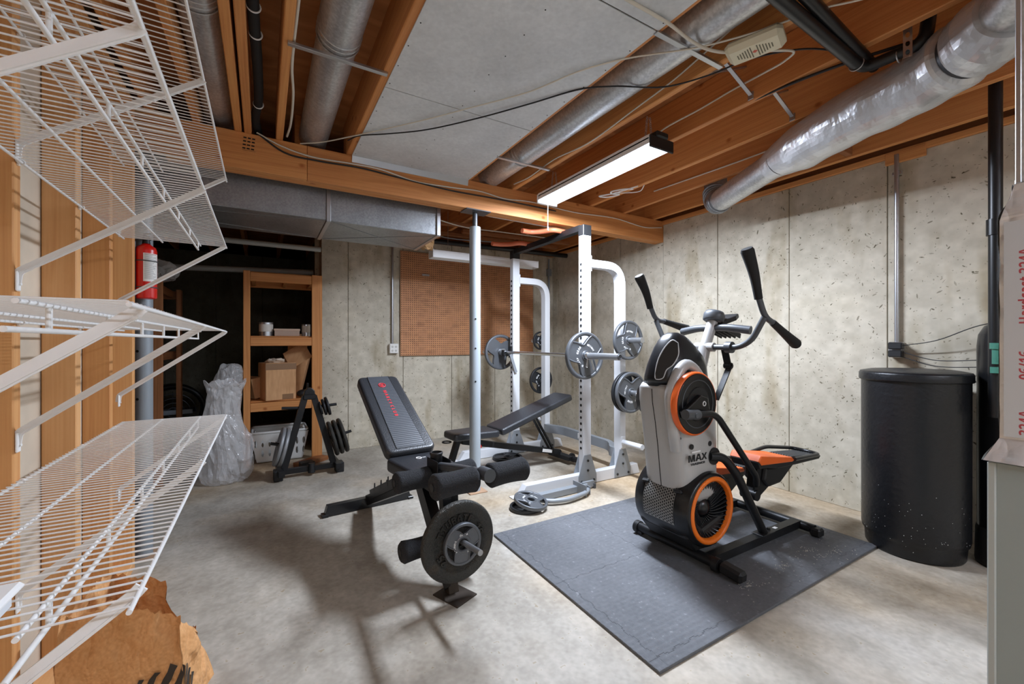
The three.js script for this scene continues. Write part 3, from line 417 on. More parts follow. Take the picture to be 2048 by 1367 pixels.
// ------------------------------------------------------------------ water softener
{
  const o = thing('brine_tank', 'wide black cylindrical brine tank with lid by the concrete wall', 'tank', [3.21, 0, -.92]);
  part(o, 'drum', lathe([[0, 0], [.205, 0], [.212, .012], [.216, .075], [.226, .09], [.23, .11], [.231, .97], [.225, .985], [0, .985]], [0, 0, 0], [0, 0, 0], 64), M.tank);
  part(o, 'lid', lathe([[.229, .962], [.24, .962], [.242, .97], [.241, 1.0], [.235, 1.012], [.19, 1.022], [0, 1.028]], [0, 0, 0], [0, 0, 0], 64), M.tank);
  const d = []; const r = rnd(5); for (let i = 0; i < 130; i++) { const a = r() * 6.283, y = .05 + .45 * r() * r() + .1 * r(), R = y < .09 ? .217 : .2313; d.push(cyl(.0009 + .0012 * r(), .001, .0006, [R * sin(a), y, R * cos(a)], [PI / 2, 0, -a], 6)); } part(o, 'salt_specks', d, M.white).userData.kind = 'stuff';
  const t = thing('resin_tank', 'tall black resin tank half hidden behind the furnace', 'tank', [3.375, 0, -.575]);
  part(t, 'vessel', lathe([[0, .12], [.127, .12], [.128, 1.16], [.122, 1.22], [.10, 1.265], [.06, 1.295], [.03, 1.30], [0, 1.30]], [0, 0, 0], [0, 0, 0], 48), M.blackGloss); part(t, 'foot', lathe([[0, 0], [.132, 0], [.136, .02], [.133, .18], [.128, .2]], [0, 0, 0], [0, 0, 0], 48), M.rubber);
  const box1 = thing('wall_outlet', 'grey metal outlet box with two black adapters above the brine tank', 'outlet', [XR - .035, 1.08, -1.1]);
  part(box1, 'metal_box', box(.05, .1, .07, [.005, .05, 0], [0, 0, 0], .004), M.steel); for (const y of [.025, .075]) part(box1, 'adapter', box(.045, .044, .07, [-.04, y, .012], [0, 0, 0], .006), M.black);
  part(box1, 'conduit', cyl(.0125, .0125, 1.22, [.012, .1 + .61, 0], [0, 0, 0], 18), M.steel); part(box1, 'strap', box(.01, .02, .05, [.02, 1.2, 0], [0, 0, 0], .002), M.steel);
  solo('wood_block', 'short wooden block fixed at the top of the conduit', 'block', lum(XR - .025, 2.345, -1.16, XR - .003, 2.42, -.96), M.joist[0]);
  [[1.155, 1.28, 'topmost thin black wire from the outlet to the resin tank'], [1.12, 1.08, 'middle thin black wire from the outlet to the resin tank'], [1.09, 1.04, 'lowest thin black wire from the outlet to the resin tank']].forEach(([a, b, l]) => solo('adapter_wire', l, 'wire', cable([[XR - .07, a, -1.07], [XR - .09, (a + b) / 2 - .03, -.9], [XR - .13, b, -.68], [XR - .09, b, -.5]], .0028, 24, 6), M.cableB));
}
// ------------------------------------------------------------------ back wall fittings
{
  const cv = canvasTex(1440, 960, (c, w, h) => { c.fillStyle = '#c48a60'; c.fillRect(0, 0, w, h); const r = rnd(3); for (let i = 0; i < 2600; i++) { c.fillStyle = `rgba(${r() > .5 ? '90,50,25' : '225,160,115'},.05)`; const s = 10 + 60 * r(); c.fillRect(r() * w, r() * h, s, s * .6); } c.fillStyle = '#3c2416'; for (let i = 0; i < 72; i++) for (let j = 0; j < 48; j++) { c.beginPath(); c.arc(10 + i * 20, 10 + j * 20, 3.9, 0, 7); c.fill(); } });
  const o = thing('pegboard', 'brown perforated pegboard on the back concrete wall', 'pegboard', [2.3, 1.02, ZB + .03]);
  part(o, 'battens', merge(box(1.82, .04, .018, [0, .03, -.012]), box(1.82, .04, .018, [0, 1.18, -.012])), M.oldwood);
  const f = xf(norm(new THREE.PlaneGeometry(1.838, 1.218)), [0, .61, .0034]); part(o, 'board', box(1.84, 1.22, .006, [0, .61, 0], [0, 0, 0], .001), std(0xc48a60, .75)); part(o, 'face', f, std(0xffffff, .7, 0, { map: cv }));
  part(o, 'hook', merge(box(.09, .02, .01, [-.62, .96, .012], [0, 0, 0], .002), ...[0, 1, 2].map(i => cyl(.006, .006, .02, [-.65 + i * .03, .95, .02], [PI / 2, 0, 0], 8))), M.steel, 'small metal tool hook');
  const b = thing('wall_outlet', 'white outlet box at the end of the conduit left of the pegboard', 'outlet', [1.30, 1.05, ZB + .04]);
  part(b, 'metal_box', box(.1, .11, .05, [0, .055, -.012], [0, 0, 0], .004), M.white); part(b, 'faceplate', box(.095, .105, .006, [0, .055, .015], [0, 0, 0], .002), std(0xe8e6e0, .5)); const sk = []; for (const x of [-.02, .02]) for (const y of [.03, .075]) sk.push(cyl(.013, .013, .003, [x, y, .018], [PI / 2, 0, 0], 14)); part(b, 'sockets', sk, std(0xbfbcb4, .5)); part(b, 'conduit', cyl(.0125, .0125, 1.25, [-.012, .73, -.015], [0, 0, 0], 16), M.steel);
  solo('corner_conduit', 'thin grey conduit in the corner behind the power rack', 'conduit', merge(cyl(.012, .012, 1.0, [3.49, 1.85, ZB + .03]), box(.06, .1, .05, [3.49, 2.16, ZB + .03])), M.bluegrey);
}
// ------------------------------------------------------------------ clutter above and behind the beam
[[1.25, 2.40, -3.55, 1.9, -3.5], [1.25, 2.37, -4.05, 1.95, -3.98], [1.9, 2.40, -4.3, 3.3, -4.2], [1.3, 2.395, -4.5, 3.3, -4.45]].forEach(([x0, y, z, x1, z1], i) => solo('strap_board', ['wooden strip nailed under the joists just behind the beam', 'wooden strip under the joists above the pegboard, next to the duct end', 'wooden strip under the joists over the far rack upright', 'rearmost wooden strip under the joists'][i], 'board', bar([x0, y, z], [x1, y + .01, z1], .06, .03), M.oldwood));
[[0, 'bright cable slung behind the column'], [1, 'pale cable sagging over the pegboard'], [2, 'grey cable along the rear joists']].forEach(([i, l]) => solo('rear_cable', l, 'cable', cable([[1.25, 2.40 - i * .05, -3.4 - i * .35], [1.7, 2.36 - i * .04, -3.5 - i * .35], [2.2, 2.38 - i * .04, -3.6 - i * .3], [2.9, 2.41 - i * .03, -3.7 - i * .3]], .006, 40), [M.white, M.cableW, M.bluegrey][i]));
solo('rear_pipe', 'black pipe under the rear joists behind the fluorescent fixture', 'pipe', rod([1.3, 2.31, -4.55], [3.5, 2.33, -4.5], .03, 16), M.abs);
{
  const ins = sph(.07, [0, 0, 0], [1, 1.4, .7], 14); jitter(ins, .025, 38); solo('insulation_tuft', 'tuft of tan insulation hanging beside the duct end', 'insulation', ins, std(0xa8835a, 1), [1.295, 2.12, -3.74]);
}
// ------------------------------------------------------------------ storage bay
function woodRack(name, label, x0, x1, z0, z1, H, shelves, mat) {
  const o = thing(name, label, 'shelf', [(x0 + x1) / 2, 0, (z0 + z1) / 2]); const w = W(o);
  part(o, 'post', w(lum(x0, 0, z0 - .089, x0 + .055, H, z0)), mat); part(o, 'post', w(lum(x1 - .095, 0, z0 - .038, x1, H, z0)), mat);
  part(o, 'post', w(lum(x0, 0, z1, x0 + .04, H, z1 + .089)), mat); part(o, 'post', w(lum(x1 - .04, 0, z1, x1, H, z1 + .089)), mat);
  for (const y of shelves) { part(o, 'front_rail', w(lum(x0 + .056, y - .095, z0 - .04, x1 - .096, y - .012, z0 - .002)), mat); part(o, 'back_rail', w(lum(x0 + .041, y - .095, z1 + .002, x1 - .041, y - .012, z1 + .04)), mat); for (const x of [x0 + .06, (x0 + x1) / 2, x1 - .1]) part(o, 'cross_rail', w(lum(x, y - .085, z1 + .041, x + .035, y - .014, z0 - .041)), mat); part(o, 'shelf_board', w(lum(x0 + .056, y - .011, z1 + .09, x1 - .096, y, z0 - .042)), mat); }
  return o;
}
woodRack('wooden_rack', 'tall orange wooden storage rack beside the concrete wall', -.155, .52, -4.66, -5.25, 1.85, [1.85, 1.238, .615], M.fir);
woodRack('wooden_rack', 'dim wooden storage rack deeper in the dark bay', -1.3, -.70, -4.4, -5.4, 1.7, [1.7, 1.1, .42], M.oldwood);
{
  const can = (x, y, z, r, h, label) => { const o = thing('paint_can', label, 'can', [x, y, z], 0, 'paint cans on the wooden rack'); part(o, 'body', cyl(r, r, h, [0, h / 2, 0]), M.steel); part(o, 'paint_drips', merge(cyl(r * 1.01, r * 1.01, h * .55, [0, h * .6, 0], [0, 0, 0], 20, true)), std(0xd8d4ca, .6)); part(o, 'lid', merge(torus(r * .95, .004, [0, h, 0], [PI / 2, 0, 0], 6, 24), cyl(r * .9, r * .9, .004, [0, h - .002, 0])), M.galvDark); };
  can(.03, 1.239, -4.8, .06, .13, 'white-smeared paint can on the left of the upper rack shelf'); can(.385, 1.239, -4.82, .04, .12, 'small can at the right of the upper rack shelf');
  const tr = thing('shallow_carton', 'shallow tan carton between the paint cans', 'box', [.21, 1.239, -4.82]); part(tr, 'carton_body', box(.22, .06, .16, [0, .03, 0], [0, 0, 0], .003), std(0xb9a08e, .8)); part(tr, 'carton_lid', box(.23, .02, .17, [0, .062, 0], [0, 0, 0], .003), std(0xcdb29c, .8));
  const bx = thing('cardboard_box', 'taped cardboard box with open flap leaning on the middle rack shelf', 'box', [.125, .616, -4.82], .25);
  part(bx, 'carton_body', box(.27, .36, .26, [0, .18, 0], [0, 0, 0], .004), M.card); part(bx, 'tape', box(.275, .06, .002, [0, .325, .1315]), std(0x8b6848, .35)); part(bx, 'tape', box(.10, .05, .0015, [.06, .03, .1312]), std(0x8b6848, .35)); part(bx, 'open_flap', box(.23, .006, .20, [.17, .43, .06], [.9, .2, .75], .002), M.card); const cr = sph(.07, [-.02, .375, .02], [1.2, .4, 1], 12); jitter(cr, .02, 40); part(bx, 'crumpled_paper', cr, std(0xd9c9b4, .9));
  const b2 = thing('cardboard_box', 'second cardboard box tipped behind the taped one, flap raised', 'box', [.30, .616, -5.09], -.2); part(b2, 'carton_body', extr([[-.09, .0], [.05, .0], [.15, .42], [-.09, .45]], .22, .003), M.card); part(b2, 'open_flap', box(.2, .006, .18, [.04, .56, .10], [1.25, 0, .3], .002), M.card);
  const b3 = thing('cardboard_box', 'open cardboard carton sticking out left of the rack post', 'box', [-.085, .63, -4.93], .5); part(b3, 'carton_body', box(.10, .2, .2, [0, .1, 0], [0, 0, .2], .003), M.card); part(b3, 'open_flap', box(.006, .2, .2, [.06, .1, .14], [0, .3, -.35], .002), M.card);
  solo('rack_clutter', 'dark rounded tool at the right of the middle rack shelf', 'tool', merge(sph(.05, [.36, .66, -4.78], [1.3, .8, 1]), bar([.39, .62, -4.78], [.4, .76, -4.8], .04, .02)), M.black);
  const lb = thing('laundry_basket', 'white slotted laundry basket under the wooden rack', 'basket', [.15, 0, -4.93]);
  const W1 = .5, H1 = .27; const wall = (len, h, slots) => { const s = []; for (let r = 0; r < 2; r++) for (let i = 0; i < slots; i++) { const x = -len / 2 + (i + .7) * len / (slots + .4), y = h * (.22 + r * .36); const q = new THREE.Path(); q.absellipse(x, y + .02, .011, .036, 0, PI * 2); s.push(q); } return extr([[-len / 2 + .05, 0], [len / 2 - .05, 0], [len / 2, h], [-len / 2, h]], .006, 0, [0, 0, 0], [0, 0, 0], s); };
  const wm = std(0xd6d6d2, .5); part(lb, 'front_wall', xf(wall(W1, H1, 8), [0, .02, .15], [.15, 0, 0]), wm); part(lb, 'back_wall', xf(wall(W1, H1, 8), [0, .02, -.15], [-.15, 0, 0]), wm); for (const s of [-1, 1]) part(lb, 'side_wall', xf(wall(.38, H1, 6), [s * .21, .02, 0], [-.15, s * PI / 2, 0], [1, 1, 1]), wm);
  part(lb, 'rim', sweep(path([[-.24, .3, .185], [.24, .3, .185], [.24, .3, -.185], [-.24, .3, -.185], [-.24, .3, .185]], .05), circ(.012, 8)), wm); part(lb, 'bottom', box(.4, .012, .3, [0, .014, 0], [0, 0, 0], .004), wm);
  solo('scrap_board', 'short board lying on the floor under the wooden rack', 'board', lum(-.06, 0, -.16, .06, .04, .16), M.oldwood, [.41, 0, -4.55], -.9);
  solo('scrap_block', 'small dark block on the floor by the rack post', 'block', box(.12, .06, .1, [0, .03, 0], [0, 0, 0], .006), M.black, [.36, 0, -4.40], .2);
}
{ // clear plastic bag
  const pm = phys({ color: 0xffffff, roughness: .16, transmission: .72, thickness: 0, ior: 1.45, side: THREE.DoubleSide, bumpMap: wrT, bumpScale: .012 });
  const mk = (name, label, pos, prof, amp) => { const cp = new THREE.CatmullRomCurve3(prof.map(p => V3(p[0], p[1], 0))).getPoints(22); const g = new THREE.LatheGeometry(cp.map(p => V2(Math.max(0, p.x), p.y)), 34); const q = norm(g); const p = q.attributes.position; for (let i = 0; i < p.count; i++) { const x = p.getX(i), y = p.getY(i), z = p.getZ(i), a = Math.atan2(z, x), k = 1 + amp * (n3(x * 12, y * 8, z * 12) * .9 - 1.3 * Math.abs(n3(x * 23 + 2, y * 15, z * 23)) + .45 + .5 * n3(x * 55, y * 41, z * 55)); p.setXYZ(i, x * k + .02 * sin(y * 8), Math.max(0.001, y + (y > .05 ? amp * .22 * n3(x * 26, y * 18, z * 26) : 0)), z * k * .8); } q.computeVertexNormals(); solo(name, label, 'bag', boxUV(q), pm, pos); };
  mk('plastic_bag', 'crumpled clear plastic sack standing in front of the wooden rack', [-.27, 0, -4.32], [[0, 0], [.14, .0], [.18, .06], [.17, .3], [.14, .5], [.11, .68], [.12, .78], [.15, .84], [.10, .80]], .15);
  mk('plastic_bag', 'second clear plastic sack bulging behind the first one', [-.27, 0, -4.60], [[0, 0], [.10, 0], [.12, .2], [.11, .7], [.10, .9], [.06, .97], [0, .98]], .1);
  mk('plastic_sheet', 'clear plastic bundle hanging in the dark beside the fire extinguisher', [-.86, 1.7, -4.72], [[0, 0], [.12, .005], [.2, .05], [.19, .12], [.1, .18], [0, .19]], .2);
}
{ // dim round fan in the bay, flexible hose and pipes
  const o = thing('drum_fan', 'dark round drum fan standing in the storage bay', 'fan', [-.85, 0, -5.9], .15);
  part(o, 'shroud', xf(lathe([[.25, -.12], [.29, -.12], [.3, -.1], [.3, .1], [.29, .12], [.25, .12], [.25, -.12]]), [0, .42, 0], [PI / 2, 0, 0]), M.black); const gr = []; for (let i = 1; i < 6; i++) gr.push(torus(.05 * i, .004, [0, .42, .11], [0, 0, 0], 5, 30)); part(o, 'grille', gr, M.dgrey); part(o, 'badge', box(.34, .05, .01, [0, .42, .125], [0, 0, 0], .004), M.bluegrey);
  for (let i = 0; i < 4; i++) part(o, 'blade', box(.2, .004, .08, [.11 * cos(i * PI / 2), .42 + .11 * sin(i * PI / 2), 0], [.5, 0, i * PI / 2], .001), M.dgrey); part(o, 'stand', merge(sqtube([[-.31, .42, 0], [-.33, .02, 0], [.33, .02, 0], [.31, .42, 0]], .03, .03, .06), box(.5, .03, .3, [0, .015, 0])), M.black);
  const rg = []; for (let i = 0; i < 26; i++) { const t = i / 25; rg.push(torus(.055, .008, [-1.9 + 1.0 * t, 1.9 - .05 * sin(t * PI), -5.4], [0, PI / 2, 0], 5, 18)); }
  solo('flexible_hose', 'grey corrugated flexible hose high in the storage bay', 'hose', merge(...rg, cable([[-1.9, 1.9, -5.4], [-1.4, 1.85, -5.4], [-.9, 1.9, -5.4]], .054, 20, 16)), std(0xb9b8b2, .6));
  solo('rear_pipe', 'white pipe running under the joists of the storage bay', 'pipe', merge(rod([-.9, 1.93, -5.4], [.5, 1.97, -5.3], .03), rod([-2.6, 2.1, -4.6], [.5, 2.1, -4.6], .025)), std(0xa9a9a4, .5));
}
{ // torn paper bag on the floor
  const o = thing('paper_bag', 'torn brown paper bag with dark printed stripes below the lowest shelf', 'bag', [-.325, 0, -1.76], -.28);
  const w = .15, d = .12, n = 26, rows = 28, T = [], UV = []; const loop = []; const per = [[-w, d], [w, d], [w, -d], [-w, -d]];
  for (let s = 0; s < 4; s++) for (let i = 0; i < n; i++) { const a = per[s], b = per[(s + 1) % 4], t = i / n; loop.push([a[0] + (b[0] - a[0]) * t, a[1] + (b[1] - a[1]) * t, s + t]); }
  const Pt = (i, r) => { const L = loop.length, [x, z, q] = loop[((i % L) + L) % L]; const hk = [[0, .385], [.4, .40], [1, .335], [1.5, .24], [2, .17], [2.5, .35], [3, .40], [3.5, .41], [4, .385]]; let hi = 0; while (hi < 7 && hk[hi + 1][0] < q) hi++; const H = hk[hi][1] + (hk[hi + 1][1] - hk[hi][1]) * (q - hk[hi][0]) / (hk[hi + 1][0] - hk[hi][0]) + .016 * (hash(((i % L) + L) % L, 3, 4) - .5), y = H * r / rows, k = (n3(x * 20, y * 16, z * 20) * .013 + .005 - .015 * Math.abs(n3(x * 24 + y * 12, y * 19 - x * 9, z * 24))) * (.3 + r / rows), bul = 1 + .06 * sin(r / rows * 3); return [x * bul + k - .5 * y * Math.max(0, x / w) * Math.max(0, -z / d), y, z * bul + k * .8 + (q < 1 ? -.04 * (y / .4) * (y / .4) : 0)]; };
  for (let i = 0; i < loop.length; i++) for (let r = 0; r < rows; r++) { const A = Pt(i, r), B = Pt(i + 1, r), C = Pt(i + 1, r + 1), D = Pt(i, r + 1); T.push(A, B, C, A, C, D); }
  const ix = new Map(), VP = [], VI = []; for (const v of T) { const key = v.map(q => q.toFixed(5)).join(); if (!ix.has(key)) { ix.set(key, VP.length / 3); VP.push(...v); } VI.push(ix.get(key)); } const bg = new THREE.BufferGeometry(); bg.setAttribute('position', new THREE.Float32BufferAttribute(VP, 3)); bg.setIndex(VI); bg.computeVertexNormals(); part(o, 'bag_body', boxUV(norm(bg)), M.paper); part(o, 'bag_bottom', box(2 * w - .01, .003, 2 * d - .01, [0, .0025, 0], [0, 0, 0], .001), M.paper);
  const dk = std(0x3a332c, .8, 0, { side: THREE.DoubleSide }); const S = []; for (let s = 0; s < 7; s++) { const f = [], i0 = 9 + s * 1.35; for (let r = 2; r < 8 + Math.min(s, 2) - Math.max(0, s - 4); r++) { const q = (i, rr) => { const I = i * n / 14, RR = rr * rows / 16, a = Pt(Math.floor(I), RR), b = Pt(Math.floor(I) + 1, RR), t = I - Math.floor(I), e = 1.03; return [(a[0] + (b[0] - a[0]) * t) * e + .001, a[1], (a[2] + (b[2] - a[2]) * t) * e + .0015]; }; const a = i0 + (r - 8) * .28, w2 = .75; f.push(q(a, r), q(a + w2, r), q(a + w2 + .28, r + 1), q(a, r), q(a + w2 + .28, r + 1), q(a + .28, r + 1)); } S.push(boxUV(flat(f))); }
  part(o, 'printed_stripes', S, dk, 'dark printed slanted stripes');
}
// ------------------------------------------------------------------ foam mat: six interlocking tiles and edge strips
{
  const o = thing('foam_mat', 'dark grey interlocking foam floor mat under the exercise machine', 'mat', [2.128, 0, -1.65]);
  const ribT = tex(256, 256, (u, v) => { const k = 128 + 70 * sin(u * 6.283 * 32) + 60 * sin(v * 6.283 * 8 + 3 * sin(u * 6.283 * 32)); return [k, k, k]; }, false, 5, 5);
  const mT = tex(512, 512, (u, v) => { const a = fbm(u, v, 4, 4, 5, 111), b = fbm(u, v, 120, 120, 2, 112), sp = b > .86 ? 26 : 0, k = 100 + (a - .5) * 34 + (b - .5) * 16 + sp; return [k, k + 2, k + 6]; }, true, 1 / 1.6, 1 / 1.6);
  const mm = std(0xffffff, .62, 0, { map: mT, bumpMap: ribT, bumpScale: .0016 });
  const X0 = 1.212, X1 = 3.045, Z0 = -2.275, Z1 = -1.025, bw = .05, T = .013, xs = [0, 1, 2, 3].map(i => X0 + bw + (X1 - X0 - 2 * bw) * i / 3), zs = [0, 1, 2].map(i => Z0 + bw + (Z1 - Z0 - 2 * bw) * i / 2);
  const ox = 2.128, oz = -1.65;
  const teeth = (a, b, on) => { const L = Math.hypot(b[0] - a[0], b[1] - a[1]), ux = (b[0] - a[0]) / L, uz = (b[1] - a[1]) / L, n = Math.round(L / .044), s = L / n, P = []; if (!on) return [a]; P.push(a); const [px, pz] = a[0] + a[1] < b[0] + b[1] ? [-uz, ux] : [uz, -ux]; for (let i = 0; i < n; i++) { const f = (i + .5) * s, e = (i % 2 ? 1 : -1) * .006; for (const [t, q] of [[f - s * .30, 0], [f - s * .36, e], [f + s * .36, e], [f + s * .30, 0]]) P.push([a[0] + ux * t + px * q, a[1] + uz * t + pz * q]); } return P; };
  const tileShape = (x0, z0, x1, z1, e) => { const c = [[x0, z0], [x1, z0], [x1, z1], [x0, z1]], P = []; const fwd = (i, on) => { const a = c[i], b = c[(i + 1) % 4]; if (i < 2) return teeth(a, b, on); if (!on) return [a]; const r = teeth(b, a, on); r.push(a); r.reverse(); r.pop(); return [...r]; }; for (let i = 0; i < 4; i++) P.push(...fwd(i, e[i])); return P.map(p => [p[0] - ox, -(p[1] - oz)]); };
  const add = (name, x0, z0, x1, z1, e) => { const g = extr(tileShape(x0, z0, x1, z1, e), T, .0012, [0, T / 2, 0], [-PI / 2, 0, 0], [], 1); part(o, name, g, mm); };
  for (let i = 0; i < 3; i++) for (let j = 0; j < 2; j++) add('tile', xs[i], zs[j], xs[i + 1], zs[j + 1], [1, 1, 1, 1]);
  for (let i = 0; i < 3; i++) { add('edge_strip', xs[i], Z0, xs[i + 1], zs[0], [0, 0, 1, 0]); add('edge_strip', xs[i], zs[2], xs[i + 1], Z1, [1, 0, 0, 0]); }
  for (let j = 0; j < 2; j++) { add('edge_strip', X0, zs[j], xs[0], zs[j + 1], [0, 1, 0, 0]); add('edge_strip', xs[3], zs[j], X1, zs[j + 1], [0, 0, 0, 1]); }
  for (const [a, b] of [[X0, xs[0]], [xs[3], X1]]) for (const [c, d] of [[Z0, zs[0]], [zs[2], Z1]]) add('corner_strip', a, c, b, d, [0, 0, 0, 0]);
}
// ------------------------------------------------------------------ weight plates
function gripPlate(parent, R, th, mat, words, hole = .0255) { // three hand openings, raised rim and hub; faces +z
  const s = new THREE.Shape(); s.absarc(0, 0, R * .985, 0, PI * 2, false); const hs = []; const h0 = new THREE.Path(); h0.absarc(0, 0, hole, 0, PI * 2, true); hs.push(h0); const tubes = [];
  for (let k = 0; k < 3; k++) { const m = PI / 2 + k * 2 * PI / 3 - .1, w = .56, p = []; for (let i = 0; i <= 10; i++) { const a = m - w + 2 * w * i / 10; p.push([R * .84 * cos(a), R * .84 * sin(a)]); } for (let i = 1; i < 10; i++) { const t = i / 10, a = m + w - 2 * w * t, q = .84 - .36 * sin(t * PI); p.push([R * q * cos(a), R * q * sin(a)]); } hs.push(p.slice().reverse());
    const c = []; for (let i = 0; i <= 12; i++) { const t = i / 12, a = m + w * 1.12 - 2 * w * 1.12 * t, q = .90 - .44 * sin(t * PI); c.push([R * q * cos(a), R * q * sin(a), th * .36]); } tubes.push(cable(c, R * .035, 16, 6)); }
  const disc = part(parent, 'disc', extr(s, th * .7, .0015, [0, 0, 0], [0, 0, 0], hs, 1), mat);
  part(parent, 'rim', xf(lathe([[R * .88, -th / 2], [R * .97, -th / 2], [R, -th * .35], [R, th * .35], [R * .97, th / 2], [R * .89, th / 2], [R * .86, th * .3], [R * .86, -th * .3], [R * .88, -th / 2]], [0, 0, 0], [0, 0, 0], 56), [0, 0, 0], [PI / 2, 0, 0]), mat);
  tubes.forEach(t => part(parent, 'grip_edge', t, mat)); part(parent, 'hub', xf(lathe([[hole, -th / 2], [hole + .014, -th / 2], [hole + .016, 0], [hole + .014, th / 2], [hole, th / 2], [hole, -th / 2]], [0, 0, 0], [0, 0, 0], 32), [0, 0, 0], [PI / 2, 0, 0]), mat);
  if (words) { const t = words.map(([str, ang, k]) => arcText(str, R * .46, ang, R * .10 * (k || 1), .001)); part(parent, 'lettering', xf(merge(t), [0, 0, th * .36]), M.print, 'white painted lettering'); }
}
function ironPlate(parent, R, th, mat, rim = .2) { part(parent, 'disc', xf(lathe([[.014, -th * .5], [.03, -th * .5], [.033, -th * .2], [R * (1 - rim) - .004, -th * .2], [R * (1 - rim), -th * .5], [R * .96, -th * .5], [R, -th * .2], [R, th * .2], [R * .96, th * .5], [R * (1 - rim), th * .5], [R * (1 - rim) - .004, th * .15], [.033, th * .15], [.03, th * .5], [.014, th * .5], [.014, -th * .5]], [0, 0, 0], [0, 0, 0], 64), [0, 0, 0], [PI / 2, 0, 0]), mat); }
const words = [['GEAR', 2.25], ['D GRIP', 3.5, .9], ['WEIGHT', .55, .8]];
// ------------------------------------------------------------------ power rack
const RN = -2.732, RF = -3.868;
{
  const o = thing('power_rack', 'white tall power rack with grey gussets against the far corner', 'rack', [2.33, 0, -3.3]); const w = W(o);
  const upr = (z, H, sgn) => {
    const u = part(o, 'front_upright', w(box(.083, H, .064, [2.317, H / 2 + .02, z], [0, 0, 0], .004)), M.rackWhite);
    part(u, 'cap_sleeve', w(box(.088, .09, .069, [2.317, H + .055, z], [0, 0, 0], .004)), M.black, 'black plastic cap sleeve');
    const h = []; for (let i = 0; i < 34; i++) { const y = .3 + i * .0508; if (y > H - .2) break; h.push(cyl(.0115, .0115, .003, [2.2752, y, z], [0, 0, PI / 2], 14)); } part(u, 'adjustment_hole', w(merge(h)), M.dark).userData.kind = 'stuff';
    const r = part(o, 'rear_upright', w(sqtube([[2.357, 1.835, z], [2.715, 1.835, z], [2.715, .02, z]], .064, .075, .26, [0, 0, 1])), M.rackWhite);
    const h2 = []; for (const y of [1.25, 1.08, .80, .62, .46, .35]) h2.push(cyl(.009, .009, .003, [2.715, y, z + .0325], [PI / 2, 0, 0], 12)); part(r, 'bolt_hole', w(merge(h2)), M.dark);
    part(o, 'joint_plate', w(box(.012, .13, .064, [2.362, 1.835, z], [0, 0, 0], .002)), M.rackWhite);
    part(o, 'base_rail', w(extr([[1.655, 0], [2.93, 0], [2.90, .088], [1.72, .088]], .064, .003, [0, .004, z])), M.rackWhite);
    for (const [x, ww] of [[2.317, .095], [2.715, .095]]) for (const s of [-1, 1]) { const g = part(o, 'gusset', w(extr([[x - ww, 0], [x + ww, 0], [x + ww, .07], [x + .035, .24], [x - .035, .24], [x - ww, .07]], .006, .001, [0, .006, z + s * .0355])), M.rackGrey); const b = []; for (const [bx, by] of [[0, .2], [0, .12], [-.065, .035], [.065, .035]]) b.push(cyl(.010, .010, .008, [x + bx, by, z + s * .041], [PI / 2, 0, 0], 8)); part(g, 'bolt', w(merge(b)), M.black); }
    part(o, 'foot_plate', w(box(.09, .008, .1, [1.66, .004, z], [0, 0, 0], .002)), M.rackWhite);
  };
  upr(RN, 2.05, 1); upr(RF, 2.05, -1);
  part(o, 'rear_crossmember', w(sqtube([[2.70, .235, RF + .03], [2.70, .235, RF + .08], [2.80, .225, RF + .2], [2.80, .215, RN - .2], [2.70, .205, RN - .08], [2.70, .205, RN - .035]], .05, .085, .08)), M.rackGrey);
  const pr = text('PRO', .055, .001); part(o, 'lettering', w(xf(pr, [2.774, .225, -3.31], [0, -PI / 2, 0])), M.print, 'white lettering on the grey crossmember');
  part(o, 'top_crossbar', w(sqtube([[2.317, 2.135, RF + .035], [2.317, 2.135, RN - .035]], .06, .05)), M.black);
  for (const [z, s] of [[-3.70, 1], [-3.13, 1]]) part(o, 'orange_grip', w(sweep(curve([[2.33, 2.165, z + .10 * s], [2.22, 2.17, z + .09], [2.16, 2.17, z], [2.08, 2.17, z - .06], [1.98, 2.165, z - .05]], 24), circ(.022, 10))), M.copper, 'orange bent grip');
  for (const z of [RN, RF]) part(o, 'bar_catch', w(merge(box(.02, .12, .05, [2.262, 1.075, z]), box(.085, .02, .05, [2.215, 1.045, z]), box(.012, .055, .05, [2.172, 1.07, z]))), M.black);
  part(o, 'safety_strut', w(bar([2.24, 1.05, RF + .04], [2.30, .86, RF + .05], .012, .03)), M.rackGrey);
  for (const [z, s] of [[RN, 1], [RF, -1]]) for (const y of [1.195, .748, .305]) { part(o, 'storage_peg', w(merge(rod([2.715, y, z + s * .03], [2.715, y, z + s * .26], .0235, 20), box(.05, .1, .012, [2.715, y, z + s * .038], [0, 0, 0], .003))), y < .5 ? M.rackWhite : M.steel); }
}
function platePut(label, R, th, pos, rot, mat, w_, group) { const o = thing('weight_plate', label, 'weight plate', pos, 0, group); o.rotation.set(...rot); gripPlate(o, R, th, mat, w_); return o; }
platePut('grey three-grip plate on the upper near storage peg of the rack', .17, .03, [2.715, 1.195, RN + .1], [0, 0, .9], M.plate, words, 'grip plates stored on the rack');
platePut('outer of two grey plates on the middle near storage peg', .175, .03, [2.715, .748, RN + .13], [0, 0, 2.2], M.plate, words, 'grip plates stored on the rack');
platePut('inner of two grey plates on the middle near storage peg', .175, .03, [2.715, .748, RN + .085], [0, 0, 1.4], M.plateDark, null, 'grip plates stored on the rack');
platePut('small dark plate on the upper far storage peg of the rack', .105, .025, [2.715, 1.195, RF - .09], [0, 0, .4], M.plateDark, words, 'grip plates stored on the rack');
platePut('dark plate on the middle far storage peg of the rack', .15, .028, [2.715, .748, RF - .09], [0, 0, .2], M.plateDark, words, 'grip plates stored on the rack');
